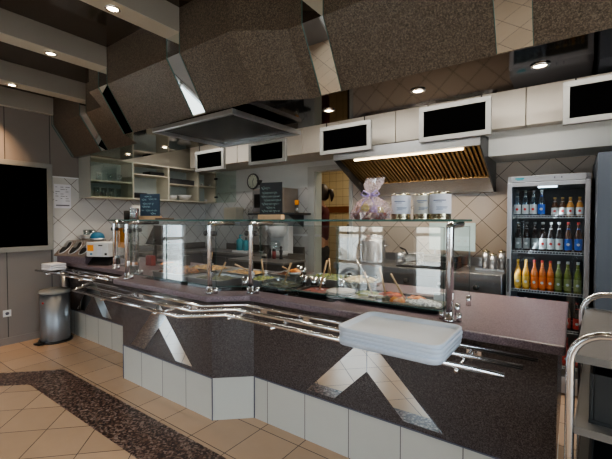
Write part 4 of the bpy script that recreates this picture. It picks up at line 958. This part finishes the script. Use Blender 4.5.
def bowl(x, y, z, r, h, mat, fd, label, fh=.03):
    t = thing('salad_bowl', label, 'bowl', (x, y, z)); m = MB(); m.lathe(BOWL(r, h), n=26); m.build('bowl', M[mat], t)
    if fd:
        m = MB(); m.lathe([(r*.9, h*.85), (r*.6, h*.85+fh*.7), (r*.2, h*.85+fh), (0, h*.85+fh*.9)], n=22)
        for v in m.bm.verts: v.co += Vector((0, 0, .006*math.sin(v.co.x*110)*math.cos(v.co.y*100)))
        m.build('food', F[fd], t)
    return t
bowl(-1.36, 2.62, .9525, .15, .085, 'glassware', 'corn', 'glass bowl heaped with pale yellow salad behind the glass')
bowl(-1.86, 2.42, 1.03, .06, .045, 'steel', 'carrot', 'small steel bowl set on the glass dish')
bowl(-3.52, 2.42, .9525, .10, .06, 'steel', 'salad', 'steel bowl of green leaves left of the pale window reflection')
bowl(-3.75, 2.50, .9525, .10, .05, 'steel', 'carrot', 'steel bowl of orange salad at the left end of the display')
for k in range(4):
    m = MB(); m.lathe([(0, 0), (.06, 0), (.105, .008), (.104, .012), (.06, .005), (0, .005)], n=26); o = m.build('white_plate', M['white_cer'], loc=(-1.335+.004*(k % 2), 2.27, .952+.0125*k))
    tag(o, ['lowest white plate of the stack beside the black tray', 'second white plate from the bottom, beside the black tray', 'third white plate of the stack beside the black tray', 'top white plate of the stack beside the black tray'][k], 'plate', 'stacked white plates')
def ladle(x, y, z, dx, dy, L, lean, label, mat='wood', cat='spoon', name='wooden_spoon'):
    t = thing(name, label, cat, (x, y, z)); m = MB(); e = Vector((dx, dy, lean))*L
    m.tube([(0, 0, 0), tuple(e)], [.006, .008], 8); m.build('handle', M[mat], t)
    m = MB(); m.lathe([(0, -.012), (.02, -.008), (.026, .004), (0, .002)], n=12, sx=1.3); m.build('bowl', M['steel'], t)
ladle(-2.50, 2.16, 1.0, .45, .1, .17, .8, 'wooden handled spoon leaning right from the dark salad pan')
ladle(-2.13, 2.34, 1.01, -.25, .1, .17, .9, 'wooden handled spoon standing in the small green salad pan')
ladle(-1.84, 2.26, 1.01, .35, .05, .17, .9, 'wooden handled spoon in the glass dish of dark salad')
ladle(-1.64, 2.62, 1.03, -.05, -.05, .15, 1, 'wooden handled spoon upright in the leaf salad pan')
ladle(-1.52, 2.28, .985, .30, .0, .22, 1, 'pale spoon leaning in the beetroot tray')
ladle(-1.30, 2.60, 1.06, -.55, .0, .16, .8, 'thin spoon leaning left out of the yellow salad bowl', 'steel')
ladle(-2.05, 2.64, 1.03, -.8, -.1, .14, .3, 'wooden spoon lying over the browned vegetables')
ladle(-2.45, 2.48, 1.03, -.7, -.4, .16, .35, 'wooden spoon lying on the pale pasta')
ladle(-3.0, 2.50, 1.05, -.0, .1, .12, 1, 'wooden spoon upright in the yellow noodles')
ladle(-1.10, 2.30, .985, -.45, .15, .17, .9, 'dark spoon at the left of the black antipasti tray')
ladle(-1.02, 2.34, .985, -.40, .35, .20, .9, 'spoon leaning over the black antipasti tray, behind the left one')
ladle(-.86, 2.28, .985, -.55, .1, .20, .8, 'spoon resting at the white rice in the black tray')
for i, (x, y) in enumerate(((-1.92, 2.62), (-2.02, 2.70), (-1.68, 2.44), (-1.60, 2.44), (-2.13, 2.12), (-1.78, 2.44), (-1.44, 2.46))):
    t = thing('dressing_pot', 'small steel sauce pot standing among the salad pans', 'pot', (x, y, 1.02 if i < 2 else .953), group='small steel sauce pots among the salad pans')
    m = MB(); h = .06 if i < 2 else .09; m.lathe([(0, 0), (.026, 0), (.032, h), (.029, h), (.024, .004), (0, .004)], n=16); m.build('pot', M['chrome'], t)
    m = MB(); m.lathe([(0, h*.8), (.028, h*.8)], n=14); m.build('sauce', F['corn'], t)
m = MB(); m.box(-.035, .035, -.01, .01, 0, .045); o = m.build('price_holder', M['white'], loc=(-.605, 2.135, 1.045), bevel=.004); tag(o, 'small white price holder clipped beside the right chrome post', 'price holder')
for k, y in enumerate((2.25, 2.53)):
    m = MB(); m.lathe([(0, 0), (.016, 0), (.016, .065), (0, .065)], (0, 0, 0), 12)
    m.build('foot_clamp', M['chrome'], sg).location = Vector((-.54, y, .951)) - Vector(sg.location)
# till screen and packets behind the left of the display
t = thing('till_screen', 'dark tilted till screen behind the left glass panes', 'till', (-4.33, 2.70, .951))
m = MB(); m.box(-.10, .10, -.05, .05, 0, .02); m.box(-.02, .02, -.01, .02, .02, .30); m.build('stand', M['black'], t)
m = MB(); m.prism_x([(-.02, .24), (.0, .23), (.12, .47), (.10, .48)], -.17, .17); m.build('display', M['black'], t, bevel=.004)
box_thing('red_packet', (-4.20, -4.08, 2.50, 2.56, .951, 1.07), plain('dull_red_card', (.26, .03, .03), .6), 'red packet standing behind the left of the food display', 'packet')
box_thing('grey_tub', (-3.86, -3.76, 2.72, 2.82, .951, 1.07), M['steel_dark'], 'dark tub beside the red packet behind the display', 'tub', lid=1)

# ------------------------------------------------------------------ people
def grow(name, verts, edges, radii, mat, parent, sub=2, root=0):
    me = bpy.data.meshes.new(name); me.from_pydata(verts, edges, []); o = bpy.data.objects.new(name, me); C.objects.link(o)
    md = o.modifiers.new('s', 'SKIN'); md.use_smooth_shade = True; o.modifiers.new('u', 'SUBSURF').levels = sub
    for i, r in enumerate(radii):
        v = me.skin_vertices[0].data[i]; v.radius = r if isinstance(r, tuple) else (r, r); v.use_root = (i == root)
    dg = bpy.context.evaluated_depsgraph_get(); nm = bpy.data.meshes.new_from_object(o.evaluated_get(dg)); bpy.data.objects.remove(o)
    nm.materials.clear(); nm.materials.append(mat); n = bpy.data.objects.new(name, nm); C.objects.link(n); n.parent = parent; return n
def person(label, loc, rz, sc, shirt, trouser, hairm, ponytail=True):
    t = thing('person', label, 'person', loc, rz); t.scale = (sc,)*3
    skin = plain('skin_tone', (.48, .28, .20), .5)
    V = [(0, 0, .93), (0, .01, 1.10), (0, .01, 1.30), (0, 0, 1.43), (0, -.01, 1.50), (0, -.02, 1.58), (0, -.02, 1.68)]; E = [(i, i+1) for i in range(6)]; R = [(.15, .11), (.125, .095), (.15, .10), (.10, .08), (.05, .052), (.075, .09), (.07, .085)]
    for s in (-1, 1):
        b = len(V); V += [(s*.17, 0, 1.39), (s*.22, .01, 1.13), (s*.20, -.14, .98), (s*.17, -.21, .95)]; E += [(3, b), (b, b+1), (b+1, b+2), (b+2, b+3)]; R += [.055, .042, .030, (.035, .018)]
        hand = b+3
        for f in range(4):
            c = len(V); x = s*(.17-.024+.016*f); L = (.065, .08, .075, .06)[f]
            V += [(x, -.235, .95), (x, -.235-L*.6, .94), (x, -.235-L, .915)]; E += [(hand, c), (c, c+1), (c+1, c+2)]; R += [.010, .009, .007]
        c = len(V); V += [(s*.125, -.22, .945), (s*.105, -.25, .93)]; E += [(hand, c), (c, c+1)]; R += [.010, .008]
        b = len(V); V += [(s*.09, 0, .84), (s*.095, -.005, .50), (s*.10, .01, .09), (s*.10, -.10, .03)]; E += [(0, b), (b, b+1), (b+1, b+2), (b+2, b+3)]; R += [.09, .06, .04, (.038, .028)]
    grow('body', V, E, R, skin, t)
    V = [(0, 0, .95), (0, .01, 1.10), (0, .01, 1.30), (0, 0, 1.425)]; E = [(0, 1), (1, 2), (2, 3)]; R = [(.165, .125), (.145, .115), (.17, .12), (.105, .09)]
    for s in (-1, 1): b = len(V); V += [(s*.18, 0, 1.39), (s*.225, .01, 1.13), (s*.21, -.08, 1.04)]; E += [(3, b), (b, b+1), (b+1, b+2)]; R += [.07, .058, .050]
    grow('shirt', V, E, R, shirt, t)
    V = [(0, 0, .97), (0, 0, .90)]; E = [(0, 1)]; R = [(.155, .12), (.165, .125)]
    for s in (-1, 1): b = len(V); V += [(s*.09, 0, .80), (s*.095, -.005, .50), (s*.10, .01, .10)]; E += [(1, b), (b, b+1), (b+1, b+2)]; R += [.105, .08, .07]
    grow('trousers', V, E, R, trouser, t)
    for s in (-1, 1):
        m = MB(); m.prism([(x+s*.10, y-.06) for x, y in rrect(-.045, .045, -.12, .12, .04)], 0, .07); m.build('shoe', M['black'], t, bevel=.012)
    m = MB(); m.lathe([(0, .135), (.06, .12), (.098, .06), (.105, 0), (.095, -.07), (.06, -.10), (0, -.10)], (0, .015, 1.635), 20, .92, 1.08); h = m.build('hair', hairm, t)
    if ponytail: m = MB(); m.tube([(0, .10, 1.67), (0, .155, 1.66), (0, .17, 1.60), (0, .16, 1.52)], [.025, .035, .03, .008], 10); m.build('ponytail', hairm, h)
    m = MB(); m.lathe([(0, .02), (.014, 0), (0, -.015)], (0, -.112, 1.60), 8); m.build('nose', skin, t)
    for s in (-1, 1):
        m = MB(); m.lathe([(0, .010), (.011, 0), (0, -.010)], (s*.032, -.098, 1.635), 8); m.build('eye', M['black'], t)
        m = MB(); m.lathe([(0, .03), (.012, .01), (.008, -.025), (0, -.03)], (s*.088, -.01, 1.62), 8, .6, 1.2); m.build('ear', skin, t)
    m = MB(); m.obox((-.022, -.105, 1.562), (.022, -.105, 1.562), .008, .006); m.build('mouth', M['red'], t)
    return t
person('dark haired person in a dark red top and black trousers in the store room doorway', (-3.31, 4.98, 0), math.radians(-75), 1.18, plain('dark_red_cotton', (.075, .008, .012), .8), M['rubber'], plain('dark_hair', (.03, .018, .012), .5))
person('passer-by in white trousers on the street, seen in the glass', (-3.80, -3.55, -.5), math.radians(160), 1.05, plain('beige_jacket', (.45, .36, .30), .8), plain('white_trousers', (.80, .80, .80), .7), plain('brown_hair', (.10, .06, .04), .5), False)
# store room shelf glimpsed behind the person
t = thing('store_cupboard', 'dark low cupboard standing in the tiled store room', 'cupboard', (-2.7, 5.95, 0))
m = MB(); m.box(-.55, .5, -.2, .22, 0, 1.42); m.build('carcass', plain('dark_brown_board', (.05, .03, .02), .5), t)
m = MB(); m.box(-.53, -.02, -.215, -.201, .05, 1.38); m.build('door', M['steel_dark'], t)
m = MB(); m.box(.0, .48, -.215, -.201, .05, 1.38); m.build('door', M['steel_dark'], t)

# ------------------------------------------------------------------ the street outside (seen mirrored in the glass)
m = MB(); m.box(-16, 12, -22, YF-.16, -.6, -.5); struct(m.build('floor_street', plain('pale_paving', (.55, .53, .50), .8, scale=2)))
m = MB(); m.box(-16, 12, -14, -13.6, -.5, 1.6); struct(m.build('wall_street_far', plain('beige_render', (.56, .48, .40), .8, scale=1)))
t = thing('parked_car', 'silver car parked outside, mirrored in the glass guard', 'car', (-6.2, -5.5, -.5))
side = [(-2.1, .35), (-2.1, .75), (-1.85, .92), (-1.25, 1.0), (-.65, 1.42), (.75, 1.46), (1.35, 1.05), (1.95, .95), (2.1, .75), (2.1, .35)]
m = MB(); m.prism_y(side, -.82, .82); m.build('body', plain('silver_paint', (.45, .42, .38), .3, .6, coat=.5), t, bevel=.05)
m = MB(); m.prism_y([(-1.05, 1.0), (-.6, 1.36), (.05, 1.39), (.05, 1.0)], .815, .83); m.prism_y([(.12, 1.0), (.12, 1.39), (.70, 1.39), (1.1, 1.03)], .815, .83); m.build('side_window', M['black'], t)
for x in (-1.32, 1.32):
    for s in (-1, 1):
        m = MB(); m.tube([(x, s*.64, .36), (x, s*.845, .36)], .36, 28); wl = m.build('wheel', M['rubber'], t)
        m = MB()
        for k in range(6):
            a = PI*k/3; m.obox((x, s*.855, .36), (x+.23*math.cos(a), s*.855, .36+.23*math.sin(a)), .06, .02)
        m.tube([(x+.23*math.cos(PI*k/12), s*.855, .36+.23*math.sin(PI*k/12)) for k in range(24)], .02, 6, closed=True)
        m.build('rim', M['alu'], wl)

# ------------------------------------------------------------------ lights
def downlight(x, y, z, label, power, col=(1, .80, .56), size=2.0):
    t = thing('downlight', label, 'downlight', (x, y, z), group='round recessed downlights')
    m = MB(); m.lathe([(.033, -.002), (.046, -.002), (.048, -.007), (.036, -.012), (.033, -.004)], (0, 0, 0), 20); m.build('trim_ring', M['chrome'], t)
    m = MB(); m.lathe([(0, -.003), (.033, -.003)], (0, 0, 0), 16); m.build('bulb', M['lamp'], t)
    l = bpy.data.lights.new('downlight_beam', 'SPOT'); l.energy = power; l.color = col; l.spot_size = size; l.spot_blend = .6; l.shadow_soft_size = .03
    o = bpy.data.objects.new('downlight_beam', l); C.objects.link(o); o.location = (x, y, z-.03)
PW = 16
for x, y, lab in ((-1.53, 2.42, 'third ceiling downlight from the left, above the doorway screen'), (-.83, 2.39, 'ceiling downlight above the hood end menu screen'), (-.16, 2.39, 'rightmost ceiling downlight, in front of the fridge'),
                  (-3.83, 2.53, 'ceiling downlight beside the dark exhaust canopy'), (-4.62, 2.53, 'leftmost service ceiling downlight, over the open shelves')):
    downlight(x, y, ZS, lab, PW)
for i, (x, y, z, lab) in enumerate(((-3.52, 1.28, 2.876, 'downlight in the middle cream ceiling beam'), (-2.45, 1.25, 2.876, 'downlight in the topmost, nearest cream ceiling beam'), (-4.62, 1.33, 2.866, 'downlight in the lowest, farthest cream ceiling beam'))):
    downlight(x, y, z, lab, PW*1.2)
for x in (-4.62, -3.52, -2.45, -1.35, -.29, .78, 1.85): downlight(x, -.3, 2.872, 'downlight in a cream ceiling beam behind the viewer', PW)
for x in (-5.50,):
    pass
l = bpy.data.lights.new('wall_wash', 'SPOT'); l.energy = 110; l.color = (1, .66, .38); l.spot_size = 1.6; l.spot_blend = 1; l.shadow_soft_size = .04
o = bpy.data.objects.new('wall_wash', l); C.objects.link(o); o.location = (-5.2, 1.2, 2.85); o.rotation_euler = (0, math.radians(25), 0)
def area(name, loc, rot, sx, sy, e, col):
    l = bpy.data.lights.new(name, 'AREA'); l.shape = 'RECTANGLE'; l.size = sx; l.size_y = sy; l.energy = e; l.color = col
    o = bpy.data.objects.new(name, l); C.objects.link(o); o.location = loc; o.rotation_euler = rot; return o
area('hood_tube_light', (-1.41, 3.70, 2.14), (0, 0, 0), 1.1, .04, 9, (1, .78, .52))
area('kitchen_fill', (-.9, 3.15, 2.73), (0, 0, 0), 3.2, .12, 40, (1, .94, .86))  # added fill without a fitting, brightens the kitchen and soffit
area('fridge_fill', (fx0+.05, 3.86, 1.0), (0, math.radians(-60), 0), 1.4, .02, 1.6, (.85, .95, 1))  # added strip of light so the lower bottles show
area('cabinet_fill', (-4.2, 3.3, 2.73), (0, 0, 0), .9, .12, 10, (1, .95, .88))  # second added fill, lifts the left wall cabinets
area('store_room_light', (-2.7, 5.4, 2.72), (0, 0, 0), .6, .3, 13, (1, .84, .60))
for a, b in WINS:     # sky portals at the street windows
    o = area('window_portal', ((a+b)/2, YF-.16, 1.22), (math.radians(-90), 0, 0), b-a, 2.4, 1, (1, 1, 1)); o.data.cycles.is_portal = True
o = area('window_portal', (XR+.16, -.45, 1.6), (0, math.radians(90), 0), 2.2, 3.5, 1, (1, 1, 1)); o.data.cycles.is_portal = True
o = area('window_portal', (XL-.16, -.11, 1.15), (0, math.radians(-90), 0), 2.3, .5, 1, (1, 1, 1)); o.data.cycles.is_portal = True

l = bpy.data.lights.new('street_sun', 'SUN'); l.energy = 28; l.angle = .02; l.color = (1, .95, .88)
o = bpy.data.objects.new('street_sun', l); C.objects.link(o); o.rotation_euler = Vector((-.45, -.40, -1)).to_track_quat('-Z', 'Y').to_euler()
w = bpy.data.worlds.new('world'); S.world = w; w.use_nodes = True; nt = w.node_tree
bg = nt.nodes['Background']; tc = N(nt, 'ShaderNodeTexCoord'); sp = N(nt, 'ShaderNodeSeparateXYZ'); nt.links.new(tc.outputs['Generated'], sp.inputs[0])
r = N(nt, 'ShaderNodeValToRGB'); cr = r.color_ramp; cr.elements[0].position = .45; cr.elements[0].color = (.30, .30, .30, 1); cr.elements[1].position = .56; cr.elements[1].color = (.78, .88, 1, 1)
nt.links.new(mth(nt, 'ADD', mth(nt, 'MULTIPLY', sp.outputs[2], .5), .5), r.inputs[0]); nt.links.new(r.outputs[0], bg.inputs[0]); bg.inputs[1].default_value = 11

cam = bpy.data.cameras.new('camera'); co = bpy.data.objects.new('camera', cam); C.objects.link(co)
co.location = (0, 0, 1.5); co.rotation_euler = (math.radians(90-1.47), 0, math.radians(35.8))
cam.sensor_width = 36; cam.lens = 371/612*36; cam.clip_start = .05
S.camera = co
S.view_settings.view_transform = 'AgX'; S.view_settings.look = 'AgX - Medium High Contrast'; S.view_settings.exposure = 0
S.cycles.max_bounces = 8; S.cycles.transparent_max_bounces = 16; S.cycles.glossy_bounces = 5; S.cycles.sample_clamp_indirect = 4
S.cycles.caustics_reflective = False; S.cycles.caustics_refractive = False
